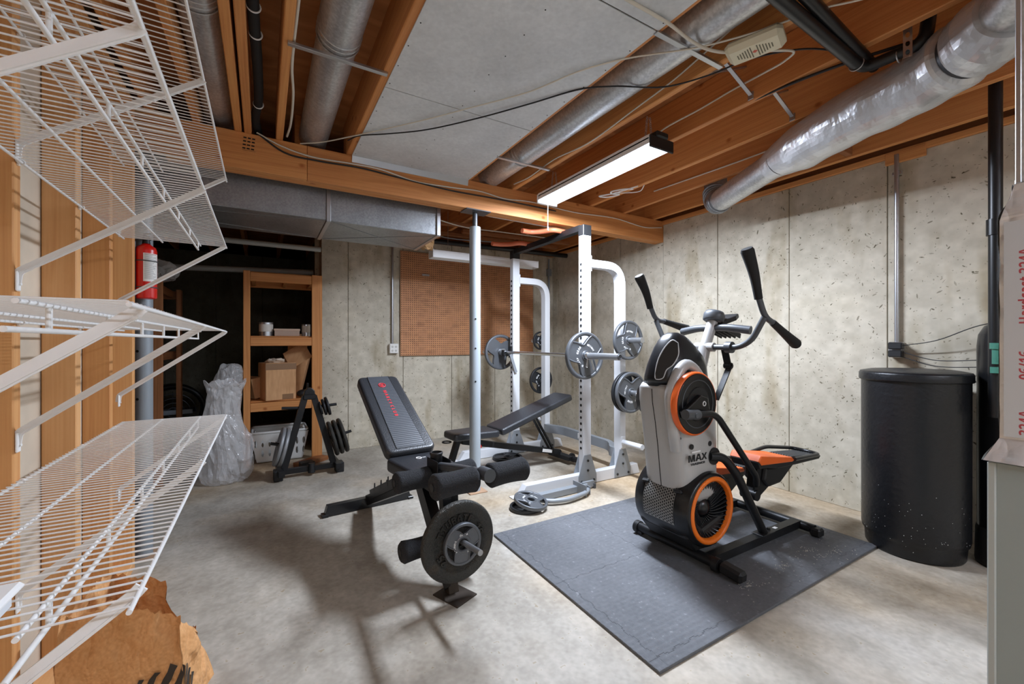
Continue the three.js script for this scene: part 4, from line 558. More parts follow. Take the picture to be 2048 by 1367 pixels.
{ // barbell
  const bx = 2.20, by = 1.072, o = thing('barbell', 'chrome barbell resting on the rack hooks', 'barbell', [bx, by, -3.285]);
  part(o, 'shaft', rod([0, 0, -.64], [0, 0, .64], .0143, 20), M.chrome);
  for (const s of [-1, 1]) { part(o, 'sleeve', merge(rod([0, 0, s * .65], [0, 0, s * 1.07], .025, 28), rod([0, 0, s * .62], [0, 0, s * .655], .037, 28)), M.steel); part(o, 'end_cap', merge(rod([0, 0, s * 1.07], [0, 0, s * 1.073], .02, 24), torus(.017, .003, [0, 0, s * 1.073], [0, 0, 0], 6, 24)), M.dgrey); }
  platePut('grey three-grip plate on the near end of the barbell', .188, .034, [bx, by, -3.285 + .69], [0, 0, .35], M.plate, words, 'grip plates on the barbell'); platePut('grey three-grip plate on the far end of the barbell', .188, .034, [bx, by, -3.285 - .69], [0, PI, .2], M.plate, words, 'grip plates on the barbell');
  const c = thing('spring_collar', 'chrome spring collar clamped outside the near barbell plate', 'clamp', [bx, by, -3.285 + .73]); part(c, 'spring', merge(...[0, 1, 2].map(i => torus(.0285, .0032, [0, 0, i * .007], [0, 0, 0], 6, 28))), M.chrome); part(c, 'handles', merge(pipe([[-.01, -.028, 0], [-.03, -.09, .01], [-.018, -.092, .01], [-.004, -.03, .0]], .003, .008), pipe([[.012, -.028, .016], [.035, -.11, .02], [.047, -.107, .02], [.02, -.026, .016]], .003, .008)), M.chrome);
  const c2 = thing('spring_collar', 'chrome spring collar outside the far barbell plate', 'clamp', [bx, by, -3.285 - .73]); part(c2, 'spring', merge(...[0, 1, 2].map(i => torus(.0285, .0032, [0, 0, -i * .007], [0, 0, 0], 6, 28))), M.chrome);
}
{ // loose plates and a rack attachment on the floor
  const a = thing('weight_plate', 'grey three-grip plate lying on another plate on the floor by the mat', 'weight plate', [1.635, .058, -2.51]); a.rotation.set(-PI / 2 + .2, .1, 0); gripPlate(a, .122, .026, M.plate, words);
  const b = thing('weight_plate', 'dark plate lying flat under the grey plate by the mat', 'weight plate', [1.60, .014, -2.53]); b.rotation.set(-PI / 2, 0, .8); gripPlate(b, .11, .026, M.plateDark, null);
  const c = thing('weight_plate', 'dark plate lying on the floor under the incline bench', 'weight plate', [2.13, .016, -3.70]); c.rotation.set(-PI / 2, 0, .3); gripPlate(c, .15, .03, M.plateDark, null);
  const o = thing('dip_attachment', 'grey steel rack attachment lying on the floor in front of the rack', 'attachment', [1.98, 0, -2.56]);
  part(o, 'channel', merge(box(.50, .05, .05, [0, .028, -.05], [0, .02, 0], .003), box(.006, .085, .16, [.14, .045, .0], [0, 0, 0], .001), box(.12, .05, .02, [.27, .04, -.055], [0, 0, 0], .002)), M.rackGrey); part(o, 'handle', merge(pipe([[.20, .035, .03], [.14, .035, .075], [-.06, .03, .11], [-.19, .03, .07], [-.25, .03, .0]], .017, .06), box(.006, .06, .05, [.2, .035, .03])), M.rackGrey); part(o, 'end_tab', box(.02, .04, .03, [.33, .02, -.05], [0, 0, 0], .003), M.dgrey);
}
// ------------------------------------------------------------------ weight tree
{
  const o = thing('weight_tree', 'black A-frame weight tree loaded with plates in front of the wooden rack', 'rack', [.358, 0, -4.15], .04); const H = .70, S = .205;
  for (const s of [-1, 1]) { part(o, 'leg', bar([s * S, .06, 0], [s * .035, H, 0], .05, .04, [0, 0, 1]), M.blackMetal); part(o, 'foot', box(.07, .09, .1, [s * .245, .045, .02], [0, 0, 0], .006), M.black); part(o, 'foot_bar', box(.05, .05, .36, [s * .225, .07, -.06], [0, 0, 0], .003), M.blackMetal); }
  part(o, 'base_bar', box(.44, .045, .045, [0, .06, 0], [0, 0, 0], .003), M.blackMetal); part(o, 'bar_holder', cyl(.026, .03, .08, [.015, .07, .03]), M.black); part(o, 'top_bracket', merge(box(.1, .045, .06, [0, H - .005, 0], [0, 0, 0], .004), extr([[-.045, 0], [.045, 0], [.04, .035], [.015, .06], [-.015, .06], [-.04, .035]], .055, .006, [0, H + .015, 0])), M.blackMetal);
  const nx = .97, ny = .26; const pegs = [[-1, .60, .16], [1, .60, .17], [-1, .28, .16], [1, .30, .22]]; for (const [s, y, l] of pegs) { const t = (y - .06) / (H - .06), x = s * (S + (.035 - S) * t); part(o, 'peg', rod([x, y, .0], [x + s * l * nx, y + l * ny * (y > .5 ? .25 : .9), 0], .0125, 14), M.blackMetal); }
  const put = (label, s, y, off, R, th, mat) => { const t = (y - .06) / (H - .06), x = s * (S + (.035 - S) * t); const p = thing('weight_plate', label, 'weight plate', [.358 + x + s * off * nx, y + off * ny * .95, -4.15], 0, 'plates on the weight tree'); p.rotation.set(0, s * PI / 2, 0); const q = s * .255; p.rotation.set(0, s * PI / 2, 0, 'YXZ'); p.rotation.x = -.255; ironPlate(p, R, th, mat, .25); };
  put('inner large grey plate on the left side of the weight tree', -1, .26, .05, .165, .032, std(0x8c8e90, .5, .4)); put('outer large grey plate on the left side of the weight tree', -1, .26, .085, .165, .032, std(0x8c8e90, .5, .4));
  put('innermost large plate on the right side of the weight tree', 1, .29, .05, .16, .03, M.iron); put('middle large plate on the right side of the weight tree', 1, .29, .093, .16, .03, M.iron); put('outermost large plate on the right side of the weight tree', 1, .29, .138, .16, .03, M.iron);
  put('inner small plate on the upper right peg of the weight tree', 1, .58, .025, .06, .018, M.plateDark); put('middle small plate on the upper right peg of the weight tree', 1, .58, .055, .075, .02, M.plateDark); put('outer small plate on the upper right peg of the weight tree', 1, .58, .085, .085, .022, M.plateDark);
}
// ------------------------------------------------------------------ incline bench in the rack
function padGeo(len, w0, w1, th, r = .03) { const s = new THREE.Shape(), h0 = w0 / 2, h1 = w1 / 2; s.moveTo(r, -h0); s.lineTo(len - r, -h1); s.quadraticCurveTo(len, -h1, len, -h1 + r); s.lineTo(len, h1 - r); s.quadraticCurveTo(len, h1, len - r, h1); s.lineTo(r, h0); s.quadraticCurveTo(0, h0, 0, h0 - r); s.lineTo(0, -h0 + r); s.quadraticCurveTo(0, -h0, r, -h0); const g = extr(s, th, Math.min(.018, th * .4), [0, 0, 0], [0, 0, 0], [], 4); return xf(g, [0, 0, 0], [-PI / 2, 0, 0]); } // along +x, thickness along y
{
  const o = thing('incline_bench', 'plain black incline bench standing inside the power rack', 'bench', [1.32, 0, -3.26], .08);
  part(o, 'seat_pad', xf(padGeo(.42, .22, .27, .06), [.0, .405, 0], [0, 0, -.02]), M.vinyl); part(o, 'back_pad', xf(padGeo(.86, .27, .26, .06), [.44, .40, 0], [0, 0, .29]), M.vinyl);
  part(o, 'main_beam', bar([.12, .35, 0], [1.20, .10, 0], .05, .05), M.blackMetal); part(o, 'front_leg', merge(bar([.08, .36, 0], [-.03, .04, 0], .05, .04), box(.06, .04, .34, [-.04, .02, 0], [0, 0, 0], .006)), M.blackMetal); part(o, 'support_strut', merge(bar([.85, .53, .03], [1.10, .14, .03], .03, .012), bar([.85, .53, -.03], [1.10, .14, -.03], .03, .012)), M.blackMetal);
  part(o, 'rear_foot', merge(rod([1.26, .05, -.22], [1.26, .05, .22], .028, 16), box(.06, .04, .3, [1.22, .06, 0])), M.black); for (const s of [-1, 1]) part(o, 'transport_wheel', cyl(.035, .035, .025, [1.28, .06, s * .1], [PI / 2, 0, 0], 20), M.rubber);
  part(o, 'adjustment_knob', merge(cyl(.012, .012, .06, [.25, .32, .04], [PI / 2, 0, 0], 12), sph(.02, [.25, .30, .07])), M.red); part(o, 'warning_label', box(.12, .03, .002, [1.03, .14, .027], [0, 0, -.225], .0005), M.white); part(o, 'handle_loop', torus(.035, .006, [-.02, .36, 0], [PI / 2, 0, 0], 6, 20), M.black);
}
// ------------------------------------------------------------------ adjustable bench with leg developer (foreground)
{
  const o = thing('weight_bench', 'black adjustable bench with foam leg rollers and red lettering on its backrest', 'bench', [.66, 0, -3.13], .087);
  const along = (g, a, b) => { // pad built along +x laid from a to b in the local yz plane
    const dy = b[0] - a[0], dz = b[1] - a[1]; return xf(xf(g, [0, 0, 0], [0, 0, Math.atan2(dy, dz)]), [0, a[0], a[1]], [0, -PI / 2, 0]); };
  // backrest: built along +x (bottom to top), then turned so that +x runs backwards and up
  const ang = Math.atan2(.375, .63), Lb = .733; const place = (g) => xf(xf(g, [0, 0, 0], [0, 0, ang]), [0, .545, .785], [0, PI / 2, 0]);
  const back = part(o, 'backrest', place(padGeo(Lb, .29, .27, .065, .045)), M.vinyl);
  const ribT = tex(64, 256, (u, v) => { const k = 128 + 120 * sin(u * 6.283 * 4); return [k, k, k]; }, false, 16, 1);
  const pan = xf(extr([[.03, -.085], [Lb - .012, -.07], [Lb - .012, .07], [.03, .085]], .004, .001), [0, 0, 0], [-PI / 2, 0, 0]); pan.translate(0, .033, 0); part(back, 'ribbed_panel', place(pan), phys({ color: 0x43464b, roughness: .38, clearcoat: .3, clearcoatRoughness: .35, bumpMap: ribT, bumpScale: .0012 }), 'ribbed dark centre panel');
  const pip = []; for (const s of [-1, 1]) pip.push(bar([.03, .0345, s * .086], [Lb - .012, .0345, s * .071], .003, .003)); part(back, 'stitching', place(merge(pip)), M.black);
  const t = merge(xf(text('M A R C Y  C L U B', .021, .001, true, 1.1), [0, 0, 0], [0, 0, 0]), torus(.021, .003, [-.19, 0, .0006], [0, 0, 0], 6, 28), xf(text('M', .02, .001), [-.19, 0, 0])); // reads downwards from the top
  xf(t, [.43, .0356, .0], [-PI / 2, 0, PI]); part(back, 'lettering', place(t), M.redPrint, 'red embroidered lettering and ring emblem');
  const seat = part(o, 'seat', xf(padGeo(.36, .30, .26, .07, .05), [0, .51, .77], [0, -PI / 2, 0]), M.vinyl);
  const em = torus(.014, .003, [0, 0, 0], [PI / 2, 0, 0], 5, 16); part(seat, 'emblem', merge(em, box(.022, .002, .004, [.03, 0, 0])).translate(0, .546, .88), M.print);
  part(o, 'main_beam', merge(bar([0, .05, .0], [0, .44, .92], .05, .07), box(.08, .05, .3, [0, .455, .95], [0, 0, 0], .004)), M.blackMetal);
  part(o, 'rear_foot', merge(extr([[-.305, 0], [.305, 0], [.285, .07], [-.285, .07]], .05, .002, [0, .004, 0]), box(.04, .02, .06, [-.30, .01, 0]), box(.04, .02, .06, [.3, .01, 0])), M.blackGloss);
  const teeth = []; for (let i = 0; i < 6; i++) teeth.push(extr([[0, 0], [.02, 0], [.012, .055], [.004, .06]], .006, .0005, [0, .235 + i * .028, .24 + i * .066], [0, PI / 2, 0])); part(o, 'ladder', merge(bar([-.03, .13, .12], [-.03, .42, .78], .006, .06), bar([.03, .13, .12], [.03, .42, .78], .006, .06), ...teeth.map((g, i) => g.translate(i % 2 ? .03 : -.03, -.06, -.02))), M.blackMetal, 'notched adjustment ladder');
  part(o, 'back_support', merge(bar([0, .38, .55], [0, .72, .40], .03, .03), bar([0, .56, .74], [0, .85, .24], .05, .03)), M.blackMetal);
  part(o, 'front_leg', merge(bar([0, .46, .90], [0, .04, 1.27], .06, .07), bar([-.032, .46, .92], [-.032, .04, 1.29], .004, .075)), M.blackGloss); part(o, 'front_foot', merge(box(.13, .006, .16, [0, .003, 1.30], [0, .3, 0], .001), bar([0, .0, 1.27], [0, .1, 1.24], .05, .05)), std(0x3d342c, .5, .5), 'worn flat steel foot plate');
  part(o, 'pivot_bracket', merge(box(.004, .11, .12, [-.035, .545, 1.13], [0, 0, 0], .001), box(.004, .11, .12, [.035, .545, 1.13], [0, 0, 0], .001), box(.075, .06, .07, [0, .5, 1.1], [0, 0, 0], .004)), M.blackMetal); part(o, 'bar_socket', xf(lathe([[.024, 0], [.03, 0], [.03, .07], [.033, .075], [.033, .085], [.024, .085], [.024, 0]]), [0, .54, 1.1]), M.blackMetal, 'open round bar socket');
  part(o, 'leg_developer', merge(sqtube([[0, .545, 1.15], [0, .40, 1.21], [0, .20, 1.19]], .045, .045, .08, [1, 0, 0]), bar([.05, .50, 1.18], [.05, .24, 1.20], .03, .04)), M.blackGloss); part(o, 'upper_arm', merge(pipe([[.0, .565, 1.15], [.0, .60, 1.34], [0, .632, 1.56]], .02, .1), rod([0, .632, 1.54], [0, .634, 1.605], .028, 24)), M.dgrey, 'grey tube arm with round end cap');
  const rl = (name, y, z, R, x0, x1) => { const n = 18, pr = [[0, 0], [R * .8, 0], [R, .012]]; for (let i = 1; i < n; i++) { const q = i / n; pr.push([R * (1 - .10 * sin(q * PI)), .012 + (x1 - x0 - .024) * q]); } pr.push([R, x1 - x0 - .012], [R * .8, x1 - x0], [0, x1 - x0]); const g = xf(lathe(pr, [0, 0, 0], [0, 0, 0], 36), [x1, y, z], [0, 0, PI / 2]); const m = part(o, name, g, M.foam); part(m, 'end_disc', merge(xf(cyl(.016, .016, .006, [0, 0, 0], [0, 0, PI / 2]), [x0 < 0 ? x0 - .001 : x1 + .001, y, z])), M.black); };
  rl('foam_roller', .508, 1.10, .052, -.215, -.035); rl('foam_roller', .508, 1.10, .052, .035, .215); rl('foam_roller', .612, 1.54, .052, -.225, -.03); rl('foam_roller', .612, 1.54, .052, .03, .225); rl('foam_roller', .215, 1.19, .05, -.22, -.03); rl('foam_roller', .215, 1.19, .05, .03, .22);
  part(o, 'axle', merge(rod([-.2, .508, 1.1], [.2, .508, 1.1], .011), rod([-.2, .612, 1.54], [.2, .612, 1.54], .011), rod([-.2, .215, 1.19], [.2, .215, 1.19], .011)), M.chrome); part(o, 'plate_peg', rod([0, .262, 1.2], [0, .29, 1.53], .0125, 18), M.steel);
  const loc = (x, y, z) => { const a = .087; return [.66 + x * cos(a) + z * sin(a), y, -3.13 - x * sin(a) + z * cos(a)]; };
  const p = thing('weight_plate', 'large worn black iron plate hanging on the peg of the front bench', 'weight plate', loc(0, .266, 1.335), .087); ironPlate(p, .184, .038, M.iron, .27); part(p, 'raised_lettering', xf(merge(arcText('TIUBATE', .108, 1.85, .034, .009, .27), arcText('15', .108, .35, .034, .009, .27), arcText('25', .108, 3.75, .034, .009, .27)), [0, 0, .005]), M.iron, 'cast raised lettering');
  const q = thing('weight_plate', 'small grey three-grip plate in front of the large iron plate', 'weight plate', loc(0, .268, 1.372), .087); gripPlate(q, .094, .022, M.plate, [['GRIP', 1.5, 1.2], ['POUNDS', 3.2, 1.1], ['CFX', 5.5, 1.1]], .0255);
}
// ------------------------------------------------------------------ exercise machine on the mat
{
  const ZC = -1.57, o = thing('exercise_machine', 'grey and black step exercise machine with orange fan ring and pedals', 'exercise machine', [2.05, .013, ZC]); const w = W(o);
  const loft = (S, e = 3.2, k = 36) => { // S: [y, xFront, xBack, halfWidth]
    const T = [], ring = S.map(([y, a, b, h]) => Array.from({ length: k }, (_, i) => { const t = i / k * 2 * PI, c = cos(t), s = sin(t), f = (v) => Math.sign(v) * Math.pow(Math.abs(v), 2 / e); return [(a + b) / 2 + (b - a) / 2 * f(c), y, ZC + h * f(s)]; }));
    for (let r = 0; r < ring.length - 1; r++) for (let i = 0; i < k; i++) { const A = ring[r][i], B = ring[r][(i + 1) % k], C = ring[r + 1][(i + 1) % k], D = ring[r + 1][i]; T.push(A, C, B, A, D, C); }
    for (const [r, fl] of [[0, 1], [ring.length - 1, 0]]) { const [y, a, b] = S[r]; for (let i = 0; i < k; i++) { const A = [(a + b) / 2, y, ZC], B = ring[r][i], C = ring[r][(i + 1) % k]; fl ? T.push(A, B, C) : T.push(A, C, B); } }
    const idx = new Map(), P = [], I = []; for (const v of T) { const key = v.map(q => q.toFixed(5)).join(); if (!idx.has(key)) { idx.set(key, P.length / 3); P.push(...v); } I.push(idx.get(key)); }
    const g = new THREE.BufferGeometry(); g.setAttribute('position', new THREE.Float32BufferAttribute(P, 3)); g.setIndex(I); g.computeVertexNormals(); return boxUV(norm(g)); };
  const shell = part(o, 'silver_shell', w(loft([[.31, 1.90, 2.12, .09], [.325, 1.885, 2.16, .13], [.36, 1.875, 2.19, .149], [.5, 1.856, 2.2, .152], [.62, 1.842, 2.2, .152], [.75, 1.822, 2.195, .152], [.86, 1.80, 2.18, .15], [.93, 1.795, 2.16, .142], [.955, 1.805, 2.15, .125]], 3.5, 56)), M.silver, 'silver plastic body');
  part(shell, 'seam', w(merge(sweep([V3(1.885, .325, ZC), V3(1.8745, .36, ZC), V3(1.8555, .5, ZC), V3(1.8415, .62, ZC), V3(1.8215, .75, ZC), V3(1.7995, .86, ZC), V3(1.7945, .93, ZC)], circ(.0022, 6)))), M.dark);
  for (const g of [...[[1.852, .68, .1], [1.872, .40, .095], [1.872, .40, -.095]].map(([x, y, z]) => box(.03, .018, .045, [x - .002, y, ZC + z * 1.12], [0, .4, 0], .006)), ...[[1.92, .635], [2.07, .635]].map(([x, y]) => cyl(.014, .014, .006, [x, y, ZC + .1515], [PI / 2, 0, 0], 16))]) part(shell, 'bolt_recess', w(g), M.black);
  const lt = merge(text('MAX', .036, .0015, true, 1.45), xf(text('TRAINER', .011, .0015, true, 1.9), [0, -.032, 0])); part(shell, 'lettering', w(xf(lt, [1.968, .575, ZC + .1525])), M.black, 'black lettering'); part(shell, 'maker_mark', w(merge(box(.07, .008, .002, [1.955, .606, ZC + .1525], [0, 0, 0], .0004))), M.print);
  const cap = part(o, 'black_cap', w(loft([[.945, 1.80, 2.172, .128], [.99, 1.80, 2.18, .125], [1.05, 1.812, 2.18, .113], [1.10, 1.83, 2.16, .098], [1.15, 1.852, 2.115, .08], [1.19, 1.88, 2.065, .063], [1.215, 1.905, 2.03, .048], [1.232, 1.935, 1.99, .025]], 2.6)), M.cap, 'black upper cover');
  { const pr = [[.055, .10, 0], [.058, .04, .004], [.03, -.015, .006], [.0, -.04, .004], [-.02, -.085, .004], [-.055, -.09, .002], [-.058, -.06, 0], [-.04, .02, .004], [.0, .09, .006], [.03, .115, .004], [.055, .10, 0]]; const pos = [1.822, 1.075, ZC + .075], rot = [.0, -1.05, 0]; const loop = pr.map(p => p.slice()); part(cap, 'bottle_recess_rim', w(xf(sweep(curve(loop, 60), circ(.0028, 6)), pos, rot)), M.rackWhite); part(cap, 'bottle_recess', w(xf(extr(pr.slice(0, -1).map(p => [p[0], p[1]]), .012, .002, [0, 0, -.001]), pos, rot)), M.black); }
  part(cap, 'model_mark', w(xf(text('M5', .026, .0015, true, 1.2), [2.0, 1.035, ZC + .121], [-.14, .05, 0])), M.print, 'white model lettering');
  const archPts = [[1.84, .62], [1.80, .72], [1.785, .82], [1.80, .92], [1.835, .985], [1.87, 1.035], [1.915, 1.06], [1.965, 1.045], [2.03, .985], [2.08, .92], [2.11, .82], [2.13, .70]]; part(shell, 'arch_trim', w(sweep(curve(archPts.map((p, i) => [p[0] + (i < 3 ? .02 : 0), p[1], ZC + (i < 1 || i > 10 ? .1 : .118)]), 40), circ(.03, 14))), M.silver);
  for (const s of [1, -1]) { // crank discs, cranks, links, pedals on both sides
    const zs = z => ZC + s * z, up = s > 0;
    const d = part(o, 'crank_disc', w(xf(lathe(up ? [[0, 0], [.15, 0], [.155, .004], [.155, .036], [.15, .04], [0, .04]] : [[0, 0], [.1, 0], [.1, .05], [0, .05]], [0, 0, 0], [0, 0, 0], 56), [1.925, .862, zs(s > 0 ? .145 : .09)], [s * PI / 2, 0, 0])), M.blackGloss); if (up) part(d, 'orange_band', w(xf(lathe([[.152, 0], [.164, 0], [.166, .006], [.165, .026], [.158, .034], [.152, .032], [.152, 0]], [0, 0, 0], [0, 0, 0], 56), [1.925, .862, zs(s > 0 ? .147 : .088)], [s * PI / 2, 0, 0])), M.orange); if (up) part(d, 'face_ring', w(torus(.122, .003, [1.925, .862, zs(.185)], [0, 0, 0], 6, 48)), M.dgrey); if (up) part(d, 'hub_disc', w(xf(cyl(.085, .09, .008, [0, 0, 0], [PI / 2, 0, 0], 40), [1.925, .862, zs(.187)])), M.black);
    const cp = up ? [1.79, .828] : [2.05, .90]; const cr = part(o, 'crank', w(xf(extr([[1.925 + .035, .862 + .035], [1.925 - .02, .862 + .05], [cp[0] - .02, cp[1] + .01], [cp[0] - .0, cp[1] - .03], [1.925 + .05, .862 - .03]], .03, .006), [0, 0, zs(.205)])), M.blackGloss); part(cr, 'cap_emblem', w(torus(.011, .003, [1.925, .868, zs(.221)], [0, 0, 0], 5, 18)), M.print);
    part(o, 'crank_pin', w(merge(rod([cp[0], cp[1], zs(.2)], [cp[0], cp[1], zs(.26)], .014), rod([cp[0] - .045, cp[1] + .004, zs(.245)], [cp[0] + .05, cp[1] - .004, zs(.245)], .024, 20), rod([cp[0] + .012, cp[1] - .003, zs(.268)], [cp[0] + .012, cp[1] - .003, zs(.272)], .013))), M.dgrey);
    const py = up ? .0 : -.13, px = up ? 0 : -.04; const pv = [2.44 + px, .30 + py];
    part(o, 'link_tube', w(pipe([[cp[0] + .04, cp[1] - .004, zs(.245)], [cp[0] + .19, cp[1] - .008, zs(.245)], [2.40 + px, .42 + py, zs(.215)], [pv[0] + .0, pv[1] + .06, zs(.19)]], .0165, .1, 16)), M.blackMetal);
    const pd = part(o, 'pedal', w(merge(extr([[2.42, .20 + .26], [2.50, .455], [2.60, .435], [2.82, .43], [3.10, .425], [3.12, .445], [2.72, .478], [2.45, .52], [2.40, .50]].map(p => [p[0] + px, p[1] + py]), .17, .008, [0, 0, zs(.14)]), extr([[2.52, .45], [2.78, .44], [2.83, .425], [2.68, .335], [2.56, .33], [2.50, .38]].map(p => [p[0] + px, p[1] + py]), .13, .015, [0, 0, zs(.14)]))), M.black, 'black pedal');
    part(pd, 'orange_toe_pad', w(extr([[2.405, .505], [2.43, .535], [2.60, .508], [2.76, .484], [2.785, .462], [2.76, .455], [2.43, .48]].map(p => [p[0] + px, p[1] + py]), .178, .007, [0, 0, zs(.14)])), M.orange); const rd = []; for (let i = 0; i < 9; i++) rd.push(box(.3, .006, .008, [2.94 + px, .464 + py, zs(.14) - .06 + i * .015], [0, 0, -.088], .002)); part(pd, 'tread_ridge', w(merge(rd)), M.dgrey);
    part(pd, 'rim', w(pipe([[2.62 + px, .49 + py, zs(.14) - .092], [2.80 + px, .505 + py, zs(.14) - .092], [3.10 + px, .462 + py, zs(.14) - .085], [3.135 + px, .452 + py, zs(.14)], [3.10 + px, .455 + py, zs(.14) + .085], [2.78 + px, .47 + py, zs(.14) + .09]], .012, .05, 10)), M.blackGloss);
    part(pd, 'pivot_bracket', w(merge(extr([[pv[0] - .04, pv[1] - .02], [pv[0] + .03, pv[1] - .035], [2.68 + px, .36 + py], [2.60 + px, .46 + py], [2.46 + px, .46 + py], [pv[0] - .0, pv[1] + .04]], .05, .006, [0, 0, zs(.155)]), bar([pv[0], pv[1] + .0, zs(.19)], [2.47 + px, .45 + py, zs(.19)], .006, .045, [1, 0, 0]), rod([pv[0], pv[1], zs(.11)], [pv[0], pv[1], zs(.20)], .03, 20))), M.blackMetal);
    // handles
    const tilt = up ? 0 : .04; const J = [2.235, 1.31 + tilt * .3, zs(.35)];
    part(o, 'handle_tube', w(pipe([[2.245, 1.15, zs(.03)], [2.24, 1.15, zs(.21)], [2.235, 1.19, zs(.285)], J], .0155, .08, 16)), M.dgrey, 'grey bent handle tube');
    part(o, 'grip_tube', w(pipe([[2.175, 1.42, zs(.35)], J, [2.33, 1.275 + tilt, zs(.35)]], .015, .05, 14)), M.dgrey);
    const grip = (a, b, r0, r1, bulge) => sweep(curve([a, a.map((v, i) => v + (b[i] - v) * .5 + (i === 0 ? -bulge : 0)), b], 20), circ(1, 16), [0, 0, 1], true, t => (r0 + (r1 - r0) * Math.pow(t, 1.5)) * (t > .97 ? .8 : 1));
    part(o, 'upper_grip', w(grip([2.18, 1.40, zs(.35)], [2.075, 1.645 - tilt, zs(.35)], 0.020, .033, -.012)), M.rubber, 'black rubber upper grip'); part(o, 'lower_grip', w(grip([2.31, 1.282 + tilt * .9, zs(.35)], [2.555, 1.165 + tilt * 2.6, zs(.35)], 0.018, .03, 0)), M.rubber, 'black rubber lower grip');
    part(o, 'handle_linkage', w(merge(bar([2.25, 1.14, zs(.12)], [2.285, 1.04, zs(.12)], .008, .04, [0, 0, 1]), bar([2.29, 1.05, zs(.128)], [2.16, .86, zs(.128)], .008, .032, [0, 0, 1]), rod([2.285, 1.045, zs(.10)], [2.285, 1.045, zs(.14)], .018))), M.blackMetal); part(o, 'pivot_collar', w(rod([2.245, 1.15, zs(.135)], [2.245, 1.15, zs(.17)], .032, 20)), M.dgrey);
    part(o, 'fixed_grip', w(sweep(curve([[2.31, 1.265, zs(.02)], [2.315, 1.262, zs(.1)], [2.335, 1.245, zs(.22)]], 14), circ(1, 14), [0, 1, 0], true, t => .02 + .004 * t)), M.dgrey);
  }
  part(o, 'column', w(merge(rod([2.19, .99, ZC], [2.245, 1.15, ZC], .034, 24), rod([2.238, 1.13, ZC], [2.318, 1.30, ZC], .03, 24), rod([2.245, 1.15, ZC - .06], [2.245, 1.15, ZC + .06], .026, 20))), M.silver);
  const con = part(o, 'console', w(xf(lathe([[0, -.01], [.045, -.012], [.058, -.004], [.06, .03], [.052, .048], [.03, .056], [0, .058]], [0, 0, 0], [0, 0, 0], 36), [2.325, 1.312, ZC], [0, 0, -.35])), M.dgrey); part(con, 'console_back', w(xf(extr([[0, -.05], [.11, -.07], [.17, -.05], [.17, .05], [.11, .07], [0, .05]], .03, .008), [2.34, 1.29, ZC], [-PI / 2, -.3, 0])), M.black); const fins = []; for (let i = 0; i < 5; i++) fins.push(box(.13, .03, .008, [2.44, 1.235, ZC - .06 + i * .03], [0, 0, -.3], .002)); part(con, 'tray_fin', w(merge(fins)), M.black);
  // fan drum
  M.fin = std(0x2e3034, .22, .2); const FX = 2.045, FY = .292; const fan = part(o, 'fan_housing', w(xf(lathe([[.15, .17], [.178, .185], [.195, .17], [.205, .10], [.205, -.10], [.195, -.17], [.178, -.185], [.0, -.185], [.0, -.17], [.15, -.16], [.15, .17]], [0, 0, 0], [0, 0, 0], 64), [FX, FY, ZC], [PI / 2, 0, 0])), M.blackGloss, 'black fan drum');
  part(fan, 'orange_ring', w(xf(lathe([[.148, .17], [.152, .188], [.160, .193], [.172, .192], [.178, .184], [.172, .168], [.148, .168]], [0, 0, 0], [0, 0, 0], 64), [FX, FY, ZC], [PI / 2, 0, 0])), M.ring, 'orange ring'); part(fan, 'hub', w(merge(sph(.052, [FX, FY, ZC + .11], [1, 1, .9]), cyl(.06, .075, .05, [FX, FY, ZC + .08], [PI / 2, 0, 0], 28))), M.blackGloss);
  for (let i = 0; i < 34; i++) { const a = i / 34 * 2 * PI, pts = []; for (let k = 0; k <= 5; k++) { const t = k / 5, r = .055 + .088 * t, b = a + .55 * t; pts.push([FX + r * cos(b), FY + r * sin(b), ZC + .13 + .045 * t * t]); } part(fan, 'grille_fin', w(sweep(curve(pts, 10), rect(.0035, .012), [0, 0, 1], true, null, false)), M.fin); }
  part(fan, 'rotor', w(merge(...Array.from({ length: 8 }, (_, i) => box(.08, .004, .06, [FX + .1 * cos(i * PI / 4), FY + .1 * sin(i * PI / 4), ZC + .02], [.6, 0, i * PI / 4], .001)))), std(0xa83a20, .5));
  const hexT = canvasTex(512, 256, (c, W_, H) => { c.fillStyle = '#9b9a96'; c.fillRect(0, 0, W_, H); c.fillStyle = '#141416'; for (let r = 0; r < 16; r++) for (let q = 0; q < 32; q++) { c.beginPath(); c.arc(q * 16 + (r % 2 ? 8 : 0), r * 16 + 8, 5.6, 0, 7); c.fill(); } });
  part(fan, 'mesh_screen', w(xf(new THREE.CylinderGeometry(.2068, .2068, .20, 40, 1, true, 2.55, 2.5).toNonIndexed(), [FX, FY, ZC + .0], [PI / 2, 0, 0])), std(0xffffff, .5, .4, { map: hexT, side: THREE.DoubleSide }), 'silver perforated screen');
  part(o, 'lower_shroud', w(extr([[1.87, .30], [1.885, .16], [1.95, .085], [2.12, .08], [2.2, .12], [2.2, .25], [2.0, .2]], .33, .02, [0, 0, ZC - .005])), M.black);
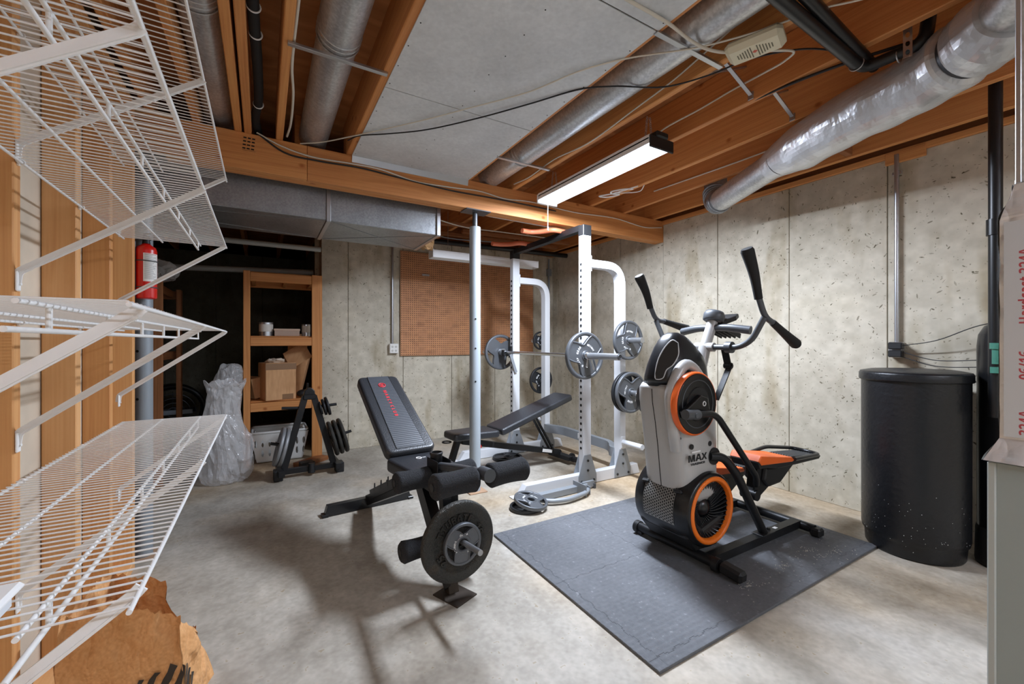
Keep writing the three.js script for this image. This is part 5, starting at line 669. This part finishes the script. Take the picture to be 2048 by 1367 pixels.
  // base
  part(o, 'front_stabilizer', w(rod([1.985, .055, ZC - .26], [1.985, .055, ZC + .27], .027, 20)), M.blackMetal); part(o, 'stabilizer_foot', w(merge(box(.06, .055, .12, [1.99, .050, ZC + .33], [.08, 0, 0], .012), cyl(.036, .036, .03, [1.985, .05, ZC + .25], [PI / 2, 0, 0], 20))), M.black); part(o, 'transport_wheel', w(merge(cyl(.036, .036, .03, [1.985, .05, ZC - .27], [PI / 2, 0, 0], 24), box(.05, .02, .05, [1.985, .03, ZC - .25]))), M.black);
  for (const s of [-1, 1]) { part(o, 'base_rail', w(sqtube([[2.0, .055, ZC + s * .20], [2.87, .055, ZC + s * .20]], .05, .045)), M.blackMetal); part(o, 'riser_tube', w(pipe([[2.07, .565, ZC + s * .15], [2.15, .558, ZC + s * .178], [2.24, .46, ZC + s * .195], [2.50, .075, ZC + s * .20]], .0235, .09, 18)), M.blackMetal); part(o, 'riser_socket', w(merge(rod([2.105, .563, ZC + s * .10], [2.105, .563, ZC + s * .158], .046, 28))), M.black); part(o, 'riser_foot', w(merge(box(.13, .006, .07, [2.5, .08, ZC + s * .2]), rod([2.55, .078, ZC + s * .2], [2.55, .095, ZC + s * .2], .01))), M.black); }
  part(o, 'rear_stabilizer', w(rod([2.87, .05, ZC - .26], [2.87, .05, ZC + .30], .026, 20)), M.blackMetal); for (const s of [-1, 1]) part(o, 'stabilizer_foot', w(box(.06, .05, .06, [2.87, .04, ZC + s * .31], [0, 0, 0], .01)), M.black); part(o, 'side_mark', w(merge(box(.03, .002, .02, [2.62, .0785, ZC + .2]))), M.print);
}

{ // crumbs of dried concrete on the mat
  const r = rnd(44), g = []; for (let i = 0; i < 190; i++) { const a = r() * 6.283, q = r() * r() * .3, c = [[2.0, -1.17], [2.35, -1.18], [2.62, -1.2], [2.75, -1.12]][i % 4]; g.push(box(.002 + .004 * r(), .002, .002 + .004 * r(), [c[0] + q * cos(a), .0142, Math.min(-1.04, c[1] + q * .45 * sin(a))], [0, r() * 3, 0], .0003)); }
  const m = part(scene, 'mat_crumbs', g, std(0xb9b6ae, .9)); m.userData = { kind: 'stuff', label: 'pale crumbs scattered on the near side of the foam mat', category: 'debris' };
}
renderer.render(scene, camera);
